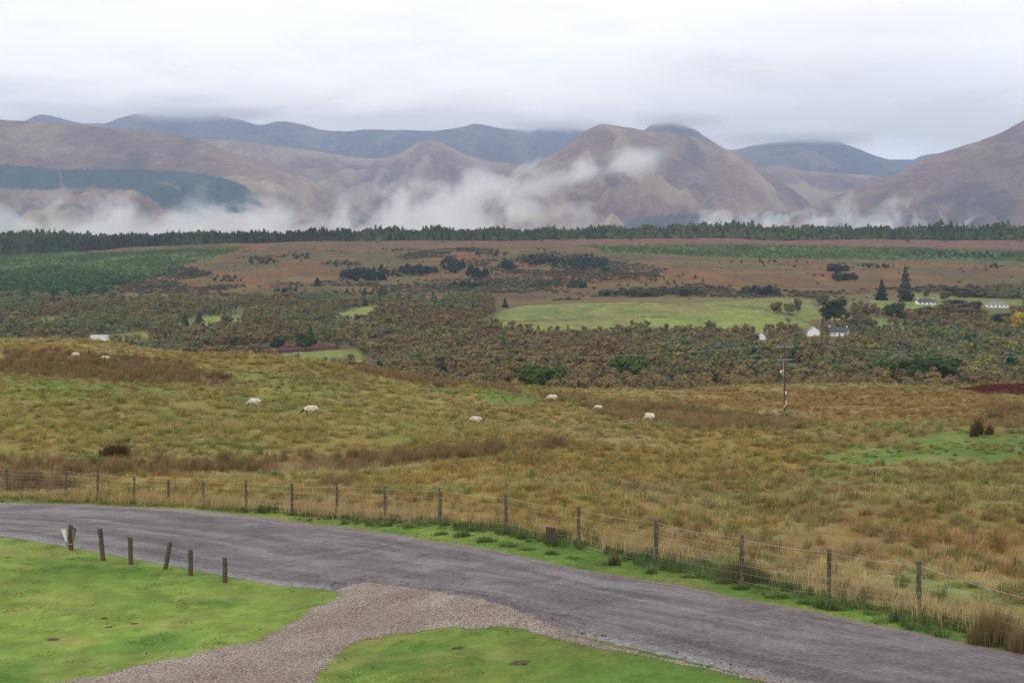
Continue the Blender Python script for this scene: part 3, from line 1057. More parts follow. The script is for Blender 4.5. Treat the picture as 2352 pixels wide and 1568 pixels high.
def hill(name, prof, D, Df, seed, mat, forest=None, strips=None, rough=1.0, step=4.0, rows=190, zf=0.0, exp=1.25, back=1200):
    D, Df, zf = D * MS, Df * MS, zf * MS
    prof = np.array(prof, float)
    xs = np.arange(prof[0, 0], prof[-1, 0] + step, step)
    py_ = pchip(prof[:, 0], prof[:, 1], xs)
    py_ = py_ + (fbm(xs / 40, xs * 0, seed + 5, 4) - .5) * 5.0 * rough + (fbm(xs / 11, xs * 0, seed + 15, 2) - .5) * 2.2 * rough
    s = (xs - 1176) / F
    Dr = D * (1 + .10 * (fbm(xs / 260, xs * 0 + 3, seed, 3) - .5))
    zr = z_of(Dr, py_)
    t_ = np.linspace(0, 1, rows)
    tb = np.linspace(0, 1, 12)[1:]
    Yf = Df + (fbm(xs / 200, xs * 0, seed + 9, 2) - .5) * 500
    Y = Yf[None] + (Dr - Yf)[None] * t_[:, None]
    X = s[None] * Y
    Xq, Yq = X / 1.36, Y / 1.36
    wv = t_[:, None] + .10 * (fbm(Xq / 980, Yq / 980, seed + 2, 3) - .5) * np.sin(np.pi * t_)[:, None]
    shape = np.clip(wv, 0, 1) ** exp * .82 + .18 * smooth(wv)
    rid = 1 - np.abs(2 * fbm(Xq / 560 + .5 * fbm(Xq / 420, Yq / 420, seed + 4), Yq / 1500, seed + 1, 5, .52) - 1) * 2
    rid2 = fbm(Xq / 150, Yq / 420, seed + 6, 4)
    amp = np.sin(np.pi * np.clip(t_, 0, 1)) ** .8 * rough * (.25 + .75 * smooth(t_ * 3))
    Z = zf + (zr - zf)[None] * shape + amp[:, None] * ((rid - .45) * .19 + (rid2 - .5) * .15 + (fbm(Xq / 55, Yq / 190, seed + 8, 3) - .5) * .07) * np.maximum(zr - zf, 60)[None]
    Z = np.minimum(Z, (zf + (zr - zf)[None] * (Y / Dr[None]) + 0 * Z) * .999 + (1 - t_[:, None]) * 0)
    Yb = Dr[None] + back * 1.5 * tb[:, None]
    Zb = zr[None] - (zr[None] - zf) * (tb[:, None] ** 1.3)
    X = np.vstack([X, s[None] * Yb])
    Y = np.vstack([Y, Yb])
    Z = np.vstack([Z, Zb])
    rib = np.vstack([smooth((rid - .62) * 4) * smooth((rid2 - .35) * 4), np.zeros_like(Yb)])
    gul = np.vstack([smooth((.42 - rid) * 3) * smooth((rid2 - .32) * 4), np.zeros_like(Yb)])
    qx, qy = project(X, Y, Z)
    fm = np.zeros_like(X)
    for poly, w in (forest or []):
        jx = (fbm(X / 60, Y / 60, seed + 31, 3) - .5) * 8
        fm = np.maximum(fm, w * inpoly(qx + jx, qy + jx * .6, poly))
    for poly, w in (strips or []):
        fm = np.where(inpoly(qx, qy, poly), w, fm)
    C = np.stack([fm, rib, gul], -1)
    R0, C0 = X.shape
    ii_ = (np.arange(R0 - 1)[:, None] * C0 + np.arange(C0 - 1)[None]).ravel()
    me_ = make_mesh(name, np.stack([X, Y, Z], -1).reshape(-1, 3), quads=np.stack([ii_, ii_ + 1, ii_ + C0 + 1, ii_ + C0], 1),
                    cols=C.reshape(-1, 3), smooth_sh=True)
    return tag(link(name, me_, mat), kind='structure')


BROWN = [(.105, .052, .034), (.175, .094, .056), (.240, .148, .084), (.320, .228, .125), (.36, .27, .16), (.050, .034, .032)]
MAUVE = [(.082, .045, .036), (.145, .080, .054), (.200, .122, .074), (.280, .195, .110), (.33, .24, .15), (.045, .032, .034)]
SLATE = [(.018, .021, .036), (.032, .036, .056), (.056, .056, .066), (.100, .090, .082), (.14, .12, .10), (.014, .017, .030)]
m_brown = hill_material('heather_moor', BROWN, .00105)
m_mauve = hill_material('mauve_moor', MAUVE, .0011)
m_slate = hill_material('dark_scree', SLATE, .0009)

FOREST_A = [([(-900, 372), (0, 377), (70, 383), (120, 388), (240, 388), (330, 390), (400, 393), (470, 400), (520, 410), (560, 425), (600, 458), (598, 474), (560, 488), (470, 500),
              (430, 540), (420, 500), (380, 478), (325, 445), (316, 436), (200, 430), (100, 436), (0, 432), (-900, 436)], 1.0),
            ([(-900, 470), (0, 480), (60, 488), (30, 520), (0, 545), (-900, 545)], .7),
            ([(0, 470), (250, 468), (340, 475), (340, 482), (150, 480), (0, 486)], .35)]
STRIP_A = [([(350, 416), (400, 421), (410, 430), (418, 440), (408, 433), (395, 426), (350, 419)], 0.0),
           ([(134, 386), (138, 386), (146, 432), (141, 432)], .35)]
hill('hill', [(-1400, 330), (-900, 300), (-400, 280), (0, 275), (64, 278), (160, 283), (240, 293), (330, 300), (420, 312), (520, 342), (620, 375), (700, 405), (760, 435),
              (830, 478), (880, 520), (930, 560)], 5500, 3600, 600, m_brown, FOREST_A, STRIP_A, rough=.8)
hill('hill', [(1040, 560), (1085, 470), (1120, 430), (1160, 408), (1220, 380), (1290, 341), (1330, 311), (1365, 290), (1385, 286), (1440, 293), (1480, 299), (1560, 308), (1620, 324),
              (1670, 343), (1730, 375), (1800, 420), (1860, 465), (1920, 510), (1980, 560)], 5700, 3700, 620, m_brown,
     [([(1430, 500), (1560, 490), (1720, 498), (1800, 485), (1900, 500), (1900, 560), (1430, 560)], .8)], rough=1.0)
hill('hill', [(1740, 560), (1800, 500), (1860, 470), (1920, 448), (1960, 433), (2050, 400), (2130, 360), (2200, 337), (2280, 311), (2352, 274), (2480, 220), (2700, 160), (3300, 120), (3800, 200)], 4900, 3500, 640,
     m_mauve, [([(1850, 470), (1960, 490), (2130, 495), (2130, 560), (1850, 560)], .35)], rough=1.0)
hill('mountain', [(300, 560), (340, 380), (400, 318), (520, 322), (640, 335), (760, 352), (860, 364), (920, 350), (958, 328), (985, 317), (1012, 326), (1060, 350), (1130, 368), (1220, 380), (1320, 410),
                  (1420, 470), (1500, 560)], 7000, 4700, 660, m_mauve, rough=1.0, zf=60)
hill('mountain', [(-1400, 320), (-600, 300), (0, 300), (40, 290), (64, 276), (100, 262), (140, 270), (200, 283), (240, 283), (290, 268), (320, 262), (400, 263), (500, 265), (545, 273), (600, 286),
                  (645, 279), (700, 286), (760, 301), (800, 300), (840, 297), (910, 299), (1000, 300), (1030, 297), (1065, 291), (1090, 284), (1130, 291), (1180, 297), (1220, 300), (1236, 294), (1300, 293),
                  (1345, 298), (1420, 320), (1560, 400)], 9000, 5600, 680, m_slate, rough=.7, zf=120)
hill('mountain', [(1400, 400), (1450, 320), (1478, 298), (1498, 285), (1540, 280), (1585, 294), (1625, 318), (1662, 342), (1720, 390), (1760, 450)], 7800, 5500, 700, m_slate, rough=.5, zf=120)
hill('mountain', [(1560, 400), (1640, 346), (1690, 343), (1730, 334), (1780, 327), (1840, 320), (1900, 322), (1960, 338), (2010, 358), (2050, 366), (2090, 366), (2115, 357), (2150, 352), (2300, 350), (2500, 380)],
     8600, 5200, 720, m_slate, rough=.7, zf=120)
hill('mountain', [(1560, 560), (1640, 440), (1700, 400), (1780, 382), (1860, 392), (1950, 400), (2050, 410), (2150, 440), (2250, 560)], 6600, 5000, 740, m_mauve, rough=.7, zf=60)

# ------------------------------------------------------------------ trees
FOL, ft, fb = new_mat('foliage', .8, .12)
oi = nd(ft, 'ShaderNodeObjectInfo')
cc = mixc(ft, 1.0, oi.outputs['Color'], attr_col(ft), 'MULTIPLY')
ft.links.new(cc, fb.inputs['Base Color'])
ftr = nd(ft, 'ShaderNodeBsdfTranslucent')
ft.links.new(cc, ftr.inputs['Color'])
fmx = nd(ft, 'ShaderNodeMixShader')
fmx.inputs[0].default_value = .22
ft.links.new(fb.outputs[0], fmx.inputs[1])
ft.links.new(ftr.outputs[0], fmx.inputs[2])
ft.links.new(fmx.outputs[0], ft.nodes['Material Output'].inputs['Surface'])
m_bark = simple_mat('bark', (.10, .085, .07), .9, .3, 3)
m_birchbark = simple_mat('pale_bark', (.26, .24, .21), .9, .35, 3)


def crown_cards(kind, ncards, size, rng, sub=2):
    """leaf clumps spread over a lumpy crown of unit height 1 (base z=0); returns verts, quads, tint, tris"""
    if kind == 'round':
        nb = rng.integers(8, 12)
        th = rng.uniform(0, 2 * np.pi, nb)
        rr = rng.uniform(.12, .30, nb)
        bc = np.column_stack([rr * np.cos(th), rr * np.sin(th), rng.uniform(.24, .78, nb)])
        br = rng.uniform(.15, .24, nb)
        bc = np.vstack([bc, [0, 0, .50]])
        br = np.append(br, .30)
    elif kind == 'birch':
        nb = rng.integers(8, 11)
        th = rng.uniform(0, 2 * np.pi, nb)
        zz = rng.uniform(.22, .86, nb)
        rr = rng.uniform(.05, .22, nb) * (1.2 - zz)
        bc = np.column_stack([rr * np.cos(th), rr * np.sin(th), zz])
        br = rng.uniform(.13, .21, nb) * (1.25 - .5 * zz)
    elif kind == 'pine':
        nb = rng.integers(7, 11)
        th = rng.uniform(0, 2 * np.pi, nb)
        zz = rng.uniform(.16, .86, nb)
        rr = rng.uniform(.04, .24, nb) * (1.15 - zz)
        bc = np.column_stack([rr * np.cos(th), rr * np.sin(th), zz])
        br = rng.uniform(.12, .20, nb) * (1.3 - .7 * zz)
    V, C, T = [], [], []
    if kind != 'cone':
        bm_ = bmesh.new()
        bmesh.ops.create_icosphere(bm_, subdivisions=sub, radius=1)
        iv = np.array([v.co[:] for v in bm_.verts])
        it = np.array([[v.index for v in f_.verts] for f_ in bm_.faces])
        bm_.free()
        off = 0
        lumps = rng.uniform(.92, 1.08, len(bc))
        for c0, r0, l0 in zip(bc, br, lumps):
            V.append(c0 + iv * r0 * .74 * (1 + rng.uniform(-.16, .12, (len(iv), 1))) * np.array([1, 1, .85]))
            C.append(np.full((len(iv), 3), l0) * rng.uniform(.85, 1.12, (len(iv), 1)))
            T.append(it + off)
            off += len(iv)
        w = br ** 2
        pick = rng.choice(len(bc), ncards, p=w / w.sum())
        d = rng.normal(size=(ncards, 3))
        d /= np.linalg.norm(d, axis=1)[:, None]
        d[:, 2] = np.abs(d[:, 2]) * np.where(rng.uniform(0, 1, ncards) < .8, 1, -1)
        rad = br[pick] * rng.uniform(.66, 1.14, ncards)
        P = bc[pick] + d * rad[:, None] * np.array([1, 1, .85])
        N = d + np.array([0, 0, .8]) + rng.normal(size=(ncards, 3)) * .30
        lump = lumps[pick]
    else:
        u = rng.uniform(0, 1, ncards) ** .62
        z = 1 - u
        z = z * .93 + .06
        th = rng.uniform(0, 2 * np.pi, ncards)
        tier = .82 + .25 * np.sin(z * 46 + np.sin(th * 3) * 1.3)
        ph_ = rng.uniform(0, 6.28, 6)
        gap = np.sin(3 * th + 17 * z + ph_[0]) * np.sin(2 * th - 23 * z + ph_[1]) + .5 * np.sin(5 * th + 41 * z + ph_[2])
        r = (1 - z) ** .85 * .25 * tier * (1 + .26 * gap) * rng.uniform(.7, 1.15, ncards) + .006
        P = np.column_stack([r * np.cos(th), r * np.sin(th), z])
        N = np.column_stack([np.cos(th), np.sin(th), rng.uniform(.1, 1.0, ncards)]) + rng.normal(size=(ncards, 3)) * .2
        lump = rng.uniform(.88, 1.12, ncards)
        off = 0
    N /= np.linalg.norm(N, axis=1)[:, None]
    A = np.cross(N, rng.normal(size=(ncards, 3)))
    A /= np.linalg.norm(A, axis=1)[:, None]
    B = np.cross(N, A)
    sz = size * rng.uniform(.6, 1.25, ncards)[:, None]
    if kind == 'cone':
        sz = sz * (.45 + (1 - P[:, 2:3]) * .9)
    q = np.stack([P - A * sz * .5 - B * sz * .32, P + A * sz * .5 - B * sz * .45, P + A * sz * .42 + B * sz * .5, P - A * sz * .55 + B * sz * .35], 1)
    tint = (lump * rng.uniform(.90, 1.13, ncards))[:, None] * (1 + rng.normal(size=(ncards, 3)) * .04)
    V.append(q.reshape(-1, 3))
    C.append(np.repeat(tint[:, None], 4, 1).reshape(-1, 3))
    o = np.arange(ncards) * 4 + off
    Q = np.stack([o, o + 1, o + 2, o + 3], 1)
    return np.concatenate(V), Q, np.concatenate(C), (np.concatenate(T) if T else None)


def trunk_mesh(kind, rng, name='trunk'):
    m = MB()
    lean = rng.uniform(-.03, .03, 2)
    top = .9 if kind == 'cone' else .72
    m.tube([(0, 0, -.04), (lean[0] * .4, lean[1] * .4, .25), (lean[0], lean[1], top)], [.026, .018, .005], 6)
    if kind != 'cone':
        for i in range(6):
            a = rng.uniform(0, 6.28)
            z0 = rng.uniform(.18, .5)
            r = rng.uniform(.15, .28)
            m.tube([(lean[0] * z0, lean[1] * z0, z0), (math.cos(a) * r * .6, math.sin(a) * r * .6, z0 + .14), (math.cos(a) * r, math.sin(a) * r, z0 + .28)],
                   [.011, .007, .003], 5)
    return m


TPL = {}
for kind, nt_, nc, sz in (('round', 4, 900, .062), ('birch', 5, 800, .056), ('pine', 3, 300, .10), ('cone', 3, 520, .085)):
    for i in range(nt_):
        rng = np.random.default_rng(900 + i + 10 * len(kind))
        v, q, c_, tr3 = crown_cards(kind, nc, sz, rng)
        me_c = make_mesh('crown', v, tris=tr3, quads=q, cols=c_)
        me_c.materials.append(FOL)
        me_t = trunk_mesh(kind, rng).mesh('trunk')
        me_t.materials.append(m_birchbark if kind == 'birch' else m_bark)
        TPL.setdefault(kind, []).append((me_c, me_t))


def tree(name, label, cat, group, kind, X, Y, h, color, wid=1.0, z=None, rot=None):
    me_c, me_t = TPL[kind][random.randrange(len(TPL[kind]))]
    r = empty(name, (X, Y, float(ground_z(X, Y)) - .2 if z is None else z), random.uniform(0, 6.28) if rot is None else rot)
    tag(r, label, cat, group)
    r.scale = (h * wid, h * wid, h)
    cr = link('crown', me_c, None, r)
    cr.color = (color[0], color[1], color[2], 1)
    link('trunk', me_t, None, r)
    return r


# ---- landmark trees
def mark_tree(px, py, top, name, label, cat, kind, color, wid=1.0, group=None, ymin=330):
    X, Y, Z = hit(px, py, ymin)
    h = max((py - top) / F * Y, 1.0)
    return tree(name, label, cat, group, kind, X, Y, h, color, wid, Z - .3)


def wood_tree_at(px, py_top, Y, h, name, label, kind, color, wid=1.0):
    """tree at depth Y in the closed wood"""
    X = (px - 1176) / F * Y
    return tree(name, label, 'tree', None, kind, X, Y, h, color, wid)


GREEN, DKGREEN, PINEG = (.055, .085, .024), (.026, .052, .022), (.020, .036, .022)
OLIVE, RUSSET, BROWNT, YELLOW, ORANGE, GREYG = (.150, .152, .052), (.185, .135, .060), (.155, .130, .066), (.50, .34, .04), (.48, .24, .04), (.140, .155, .086)
mark_tree(1917, 744, 680, 'oak_tree', 'broad dark green tree with full round crown standing in the pasture beside the white gables', 'tree', 'round', (.042, .064, .020), 1.3)
mark_tree(2056, 738, 688, 'broadleaf_tree', 'dark green tree with loose crown below the white cottage with dark roof', 'tree', 'round', (.045, .066, .022), 1.2)
mark_tree(2025, 690, 638, 'fir_tree', 'dark conical fir tree left of the taller thin spruce beside the cottage', 'conifer', 'cone', (.018, .036, .020), 1.1)
mark_tree(2079, 692, 606, 'spruce_tree', 'tallest grey brown spruce tree with sparse pointed crown left of the white cottage', 'conifer', 'cone', (.060, .058, .036), .85)
mark_tree(2345, 765, 706, 'maple_tree', 'bright golden yellow tree at the right edge of the view below the bungalow', 'tree', 'round', YELLOW, 1.1)
mark_tree(2368, 772, 712, 'maple_tree', 'yellow green tree at the right edge in front of the golden one', 'tree', 'round', (.22, .20, .03), 1.1)
mark_tree(2291, 762, 718, 'broadleaf_tree', 'dark green upright tree left of the golden yellow tree', 'tree', 'birch', (.035, .050, .024), 1.1)
mark_tree(2264, 760, 727, 'cypress_tree', 'narrow dark green cypress beside the orange shrub near the long low roofs', 'conifer', 'cone', (.018, .045, .026), .9)
mark_tree(2281, 757, 738, 'garden_shrub', 'small bright orange shrub between the cypress and the dark upright tree', 'shrub', 'round', ORANGE, 1.3)
mark_tree(2176, 758, 738, 'garden_shrub', 'dull orange shrub above the long grey roofs', 'shrub', 'round', (.24, .12, .03), 1.4)
mark_tree(2107, 728, 704, 'rowan_tree', 'orange leaved rowan tree beside the dark tree below the cottage', 'tree', 'round', ORANGE, 1.2)
mark_tree(1990, 745, 722, 'hawthorn_tree', 'yellow green low tree right of the broad dark green tree', 'tree', 'round', (.17, .15, .03), 1.5)
mark_tree(1966, 746, 724, 'rowan_tree', 'small orange tree touching the right side of the broad dark green tree', 'tree', 'round', (.25, .13, .03), 1.1)
mark_tree(2103, 762, 738, 'yew_tree', 'dark blue green round bush beside the long low roof', 'shrub', 'round', (.018, .045, .030), 1.4)
mark_tree(1783, 720, 688, 'birch_tree', 'brown olive tree at the left of the thicket in the pasture', 'tree', 'round', BROWNT, 1.1)
mark_tree(1812, 723, 690, 'birch_tree', 'olive tree in the middle of the thicket in the pasture', 'tree', 'round', OLIVE, 1.0)
mark_tree(1832, 716, 682, 'birch_tree', 'grey brown tree at the right of the thicket in the pasture', 'tree', 'birch', BROWNT, 1.3)
mark_tree(1886, 700, 672, 'birch_tree', 'grey brown low tree behind the broad dark green tree', 'tree', 'round', BROWNT, 1.3)
mark_tree(2129, 684, 656, 'birch_tree', 'small brown round tree just behind the white cottage', 'tree', 'birch', BROWNT, 1.2)
mark_tree(2172, 692, 662, 'willow_tree', 'light green leafy tree right of the white cottage', 'tree', 'round', (.11, .13, .03), 1.1)
mark_tree(2247, 680, 650, 'birch_tree', 'dark tall tree standing above the trees behind the bungalow', 'tree', 'birch', BROWNT, 1.0)
mark_tree(1160, 706, 682, 'fir_tree', 'single dark fir tree at the left corner of the big pale pasture', 'conifer', 'cone', DKGREEN, 1.3)
mark_tree(729, 657, 634, 'fir_tree', 'small rounded dark conifer alone on the bracken left of the pine clumps', 'conifer', 'cone', DKGREEN, 1.8)

# ---- woodland
AVOID = P_FIELD + P_MOOR
POCKETS = P_FIELD[5:] + P_MOOR
GARDEN = [(1945, 738), (1960, 712), (2010, 716), (2060, 725), (2150, 735), (2230, 735), (2352, 715), (2352, 690), (2220, 690), (2190, 670), (2352, 672), (2600, 672), (2600, 765), (2150, 765)]
cand = []
Ycur = 430.0
while Ycur < 1420:
    sp_ = 4.9 + Ycur * .0016
    half = .43 * Ycur
    nX = int(2 * half / sp_)
    Xs = -half + np.arange(nX) * sp_ + RNG.uniform(-.45, .45, nX) * sp_
    Ys = Ycur + RNG.uniform(-.45, .45, nX) * sp_
    cand.append(np.column_stack([Xs, Ys]))
    Ycur += sp_ * 1.05
cand = np.concatenate(cand)
cz = ground_z(cand[:, 0], cand[:, 1])
cpx, cpy = project(cand[:, 0], cand[:, 1], cz)
av = poly_mask(cpx, cpy, AVOID, 1.5, 60, 8)
dens = fbm(cand[:, 0] / 40, cand[:, 1] / 40, 801, 3)
inw = inpoly(cpx, cpy, WOOD) | (inpoly(cpx, cpy, GARDEN) & (dens > .33)) | (inpoly(cpx, cpy, [(p[0], p[1] - 14) for p in WOOD]) & (dens > .54))
av2 = poly_mask(cpx, cpy - 13, POCKETS, 1.5, 60, 8)
keep = inw & (av < .3) & (av2 < .3) & (dens > .27) & (fbm(cand[:, 0] / 18, cand[:, 1] / 18, 803, 2) > .21)
HOUSES_PX = [(1750, 775, 16), (1867, 768, 20), (1925, 770, 26), (2125, 698, 34), (2287, 706, 34), (2070, 757, 45), (2190, 757, 45), (227, 795, 30)]
for hx, hy, hr in HOUSES_PX:
    keep &= ~((np.abs(cpx - hx) < hr) & (cpy > hy - 6) & (cpy < hy + (8 if hx in (2070, 2190) else 38)))
cand, cz, cpx, cpy, dens = cand[keep], cz[keep], cpx[keep], cpy[keep], dens[keep]
n = len(cand)
th_ = RNG.choice([.62, .8, 1.0, 1.0, 1.1, 1.4], n) * RNG.uniform(6.0, 9.6, n) * (1.0 + .25 * (dens - .5))
# the deeper bright openings show more; trees whose top is hidden behind the field crest are dropped
topy = project(cand[:, 0], cand[:, 1], cz + th_)[1]
vis = topy < np.interp(cpx, CREST_X, CREST_Y) - 1
cand, cz, cpx, cpy, th_, topy = cand[vis], cz[vis], cpx[vis], cpy[vis], th_[vis], topy[vis]
hue = fbm(cand[:, 0] / 55, cand[:, 1] / 75, 811, 3)
rnd = RNG.uniform(0, 1, len(cand))
sel = np.clip((hue - .5) * 2.6 + .5 + (rnd - .5) * .75, 0, .999)
# greener to the left, browner in the middle and right
sel = np.clip(sel + .10 * np.interp(cpx, [0, 500, 1200, 2352], [-1.2, -.3, 1.0, .4]), 0, .999)
PAL = [(.150, .170, .095), (.112, .145, .056), (.155, .165, .060), (.205, .190, .066), (.170, .158, .072), (.165, .142, .076), (.185, .142, .074), (.140, .120, .070), (.192, .146, .068)]
palA = np.array(PAL) * np.array((1.04, 1.03, .97))
NAMES = ['grey green', 'mid green', 'olive', 'yellow olive', 'dull brown', 'brown', 'russet', 'dark brown', 'rust']
ci_ = (sel * len(PAL)).astype(int)
dark_g = (RNG.uniform(0, 1, len(cand)) < .02)
order = np.argsort(cand[:, 1] - th_ * 14)
onscreen = (cpx > -20) & (cpx < 2372)
chosen = [i for i in order if onscreen[i]][:285]
cs = set(chosen)


def wood_zone(px, Y):
    z_ = ('beyond the left hill crest', 'left of the largest green oak', 'beside the largest green oak', 'below the pair of green oaks', 'left of the tall power pole',
          'right of the tall power pole', 'below the dark green oaks', 'above the dark red heath')[int(np.searchsorted([1000, 1190, 1340, 1520, 1790, 1990, 2190], px))]
    e_ = [-50, 1000, 1190, 1340, 1520, 1790, 1990, 2190, 2400]
    j_ = int(np.searchsorted(e_[1:-1], px))
    z_ += (', left part', ', middle part', ', right part')[min(2, max(0, int(3 * (px - e_[j_]) / (e_[j_ + 1] - e_[j_]))))]
    d_ = ('front row ', 'second row ', 'third row ', 'back row ')[int(np.searchsorted([DQ1, DQM, DQ2], Y))]
    return d_, z_


DQ1, DQM, DQ2 = np.percentile(cand[chosen, 1], (25, 50, 75))
for i in chosen:
    k = ci_[i]
    colr = tuple(palA[k] * random.uniform(.88, 1.2))
    nm = NAMES[k]
    kind = 'birch' if rnd[i] < .6 else 'round'
    size = 'tall' if th_[i] > 9.0 else ('low' if th_[i] < 7.2 else 'middling')
    dz_, wz_ = wood_zone(cpx[i], cand[i, 1])
    lab = f'{dz_}{size} {nm} {"narrow" if kind == "birch" else "round"} tree {wz_}'
    tree('birch_tree' if kind == 'birch' else 'woodland_tree', lab, 'tree', 'autumn trees of the valley wood', kind,
         cand[i, 0], cand[i, 1], th_[i], colr, random.uniform(.72, .92), cz[i] - .2)

# big green crowns in the wood
for (px, py, Y, tp_, wd, lab, colr) in (
        (1228, 868, 520, 816, .85, 'largest green oak in the wood, left one of two joined crowns', (.040, .072, .016)),
        (1276, 862, 525, 822, .85, 'bright green oak joined to the right side of the largest green oak', (.045, .075, .018)),
        (1415, 838, 600, 807, .95, 'green oak, left one of the pair in the middle of the wood', (.042, .074, .018)),
        (1468, 836, 590, 803, .95, 'green oak, right one of the pair in the middle of the wood', (.044, .078, .018)),
        (2030, 845, 570, 812, .9, 'dark green oak, leftmost of the three right of the tall power pole', (.032, .055, .018)),
        (2100, 838, 590, 806, 1.0, 'dark green oak, middle one of the three right of the tall power pole', (.028, .050, .018)),
        (2165, 835, 600, 803, 1.1, 'broad dark green oak, rightmost of the three right of the tall power pole', (.030, .052, .018)),
        (535, 790, 880, 766, 1.0, 'green round tree standing left of the dark red heather bank', (.045, .06, .025)),
        (640, 790, 850, 763, 1.1, 'dark green broad tree above the left end of the heather bank', (.032, .048, .022)),
        (700, 786, 860, 760, 1.1, 'dark green broad tree above the right end of the heather bank', (.034, .052, .022)),
        (425, 745, 1050, 717, .8, 'left dark conifer of the pair in the wood beside the small pasture', (.022, .040, .022)),
        (458, 748, 1040, 713, .9, 'right dark conifer of the pair in the wood beside the small pasture', (.024, .044, .024)),
        (200, 800, 700, 782, 1.0, 'dark green conifer just left of the white shed behind the hill crest', (.020, .042, .028))):
    kd = 'cone' if 'conifer' in lab else 'round'
    h = z_of(Y, tp_) - float(ground_z((px - 1176) / F * Y, Y)) + .2
    colr = tuple(np.array(colr) * np.array((1.75, 1.5, 1.4)))
    wood_tree_at(px, py, Y, h, 'oak_tree' if kd == 'round' else 'fir_tree', lab, kd, colr, wd * (1.6 if kd == 'cone' else 1.0))

# the rest of the wood: one mass
LOW = {}
for kind, nc, sz in (('round', 170, .105), ('birch', 150, .095), ('cone', 60, .22), ('pine', 60, .13)):
    LOW[kind] = [crown_cards(kind, nc, sz, np.random.default_rng(40 + j), 1) for j in range(4)]


def forest_mesh(pts, zs, hs, wids, cols, kinds, rng, low=LOW):
    parts = []
    for kind in set(kinds):
        for j in range(4):
            sel_ = np.nonzero((kinds == kind) & (np.arange(len(pts)) % 4 == j))[0]
            if not len(sel_):
                continue
            v, q, tc_, t3 = low[kind][j]
            a = rng.uniform(0, 6.28, len(sel_))
            ca, sa = np.cos(a)[:, None], np.sin(a)[:, None]
            h_ = hs[sel_][:, None]
            w_ = (hs[sel_] * wids[sel_])[:, None]
            x = (v[None, :, 0] * ca - v[None, :, 1] * sa) * w_ + pts[sel_, 0][:, None]
            y = (v[None, :, 0] * sa + v[None, :, 1] * ca) * w_ + pts[sel_, 1][:, None]
            z = v[None, :, 2] * h_ + zs[sel_][:, None]
            V = np.stack([x, y, z], -1).reshape(-1, 3)
            Q = (q[None] + (np.arange(len(sel_)) * len(v))[:, None, None]).reshape(-1, 4)
            C = (cols[sel_][:, None, :] * tc_[None]).reshape(-1, 3)
            T3 = None if t3 is None else (t3[None] + (np.arange(len(sel_)) * len(v))[:, None, None]).reshape(-1, 3)
            parts.append((V, T3, Q, C))
    return merge(parts)


rest = np.array([i for i in range(len(cand)) if i not in cs])
colr = palA[ci_[rest]] * RNG.uniform(.86, 1.14, (len(rest), 1))
colr[dark_g[rest]] = np.array(DKGREEN) * 1.3
kinds = np.where(dark_g[rest], 'cone', np.where(rnd[rest] < .55, 'birch', 'round'))
v_, t_, q_, c_ = forest_mesh(cand[rest], cz[rest] - .2, th_[rest] * 1.0, np.where(dark_g[rest], 1.1, .80) * RNG.uniform(.9, 1.25, len(rest)), colr, kinds, RNG)
o = link('distant_woodland', make_mesh('distant_woodland', v_, t_, q_, c_), FOL)
o.color = (1, 1, 1, 1)
tag(o, kind='stuff')
print('wood', n, len(rest))

# spruce forest along the ridge
n = 9000
X = RNG.uniform(-1250, 1250, n)
Y = 2440 + RNG.uniform(0, 1, n) ** 1.3 * 230
Z = ground_z(X, Y)
qx, qy = project(X, Y, Z)
fcol = np.array((.062, .090, .030))[None] * RNG.uniform(.7, 1.3, (n, 1))
hu = fbm(X / 110, Y / 200, 840, 3)
fcol = fcol * (1 - smooth((hu - .42) * 5) * .6)[:, None] + np.array((.105, .125, .040)) * (smooth((hu - .40) * 5) * .65 * smooth((X + 500) / 700) + .02)[:, None]
hgt = RNG.uniform(19, 30, n) * np.interp(qx, [0, 200, 500, 1300, 1420, 2352], [1.0, .88, .78, .88, 1.0, 1.02]) * (.66 + .72 * fbm(X / 34, Y / 300, 844, 3))
hgt[RNG.uniform(0, 1, n) < .02] *= 1.22
front = Y < 2475
skip = (qx > 520) & (qx < 600) & (RNG.uniform(0, 1, n) < .35)
k = ~skip
v_, t_, q_, c_ = forest_mesh(np.column_stack([X, Y])[k], Z[k] - .5, hgt[k], RNG.uniform(.8, 1.1, n)[k], fcol[k], np.full(k.sum(), 'cone'), RNG)
o = link('distant_forest', make_mesh('distant_forest', v_, None, q_, c_), FOL)
tag(o, kind='stuff')

# young plantations
n = 60000
Y = np.sqrt(RNG.uniform(1250 ** 2, 2430 ** 2, n))
X = RNG.uniform(-.42, .42, n) * Y
Z = ground_z(X, Y)
qx, qy = project(X, Y, Z)
pa, pb = poly_mask(qx, qy, P_PLANT, 8, 90, 10) > .5, poly_mask(qx, qy, P_PLANT_R, 4, 90, 10) > .5
d1 = fbm(X / 60, Y / 90, 850, 3)
k = (pa | pb) & (RNG.uniform(0, 1, n) < .35 + .5 * (d1 > .45))
X, Y, Z, qx, qy, pa, d1 = X[k], Y[k], Z[k], qx[k], qy[k], pa[k], d1[k]
deep = smooth((qy - 610) / 50) * pa
hgt = 2.6 + 4.5 * deep + RNG.uniform(-.8, 1.2, len(X))
pc = lerp((.125, .170, .048), (.055, .108, .036), np.clip(deep + smooth((d1 - .45) * 4) * .5, 0, 1)) * RNG.uniform(.75, 1.25, (len(X), 1))
LOWP = {'cone': [crown_cards('cone', 18, .42, np.random.default_rng(70 + j)) for j in range(4)]}
v_, t_, q_, c_ = forest_mesh(np.column_stack([X, Y]), Z - .2, hgt, np.full(len(X), 1.9), pc, np.full(len(X), 'cone'), RNG, LOWP)
o = link('young_plantation', make_mesh('young_plantation', v_, None, q_, c_), FOL)
tag(o, kind='stuff')

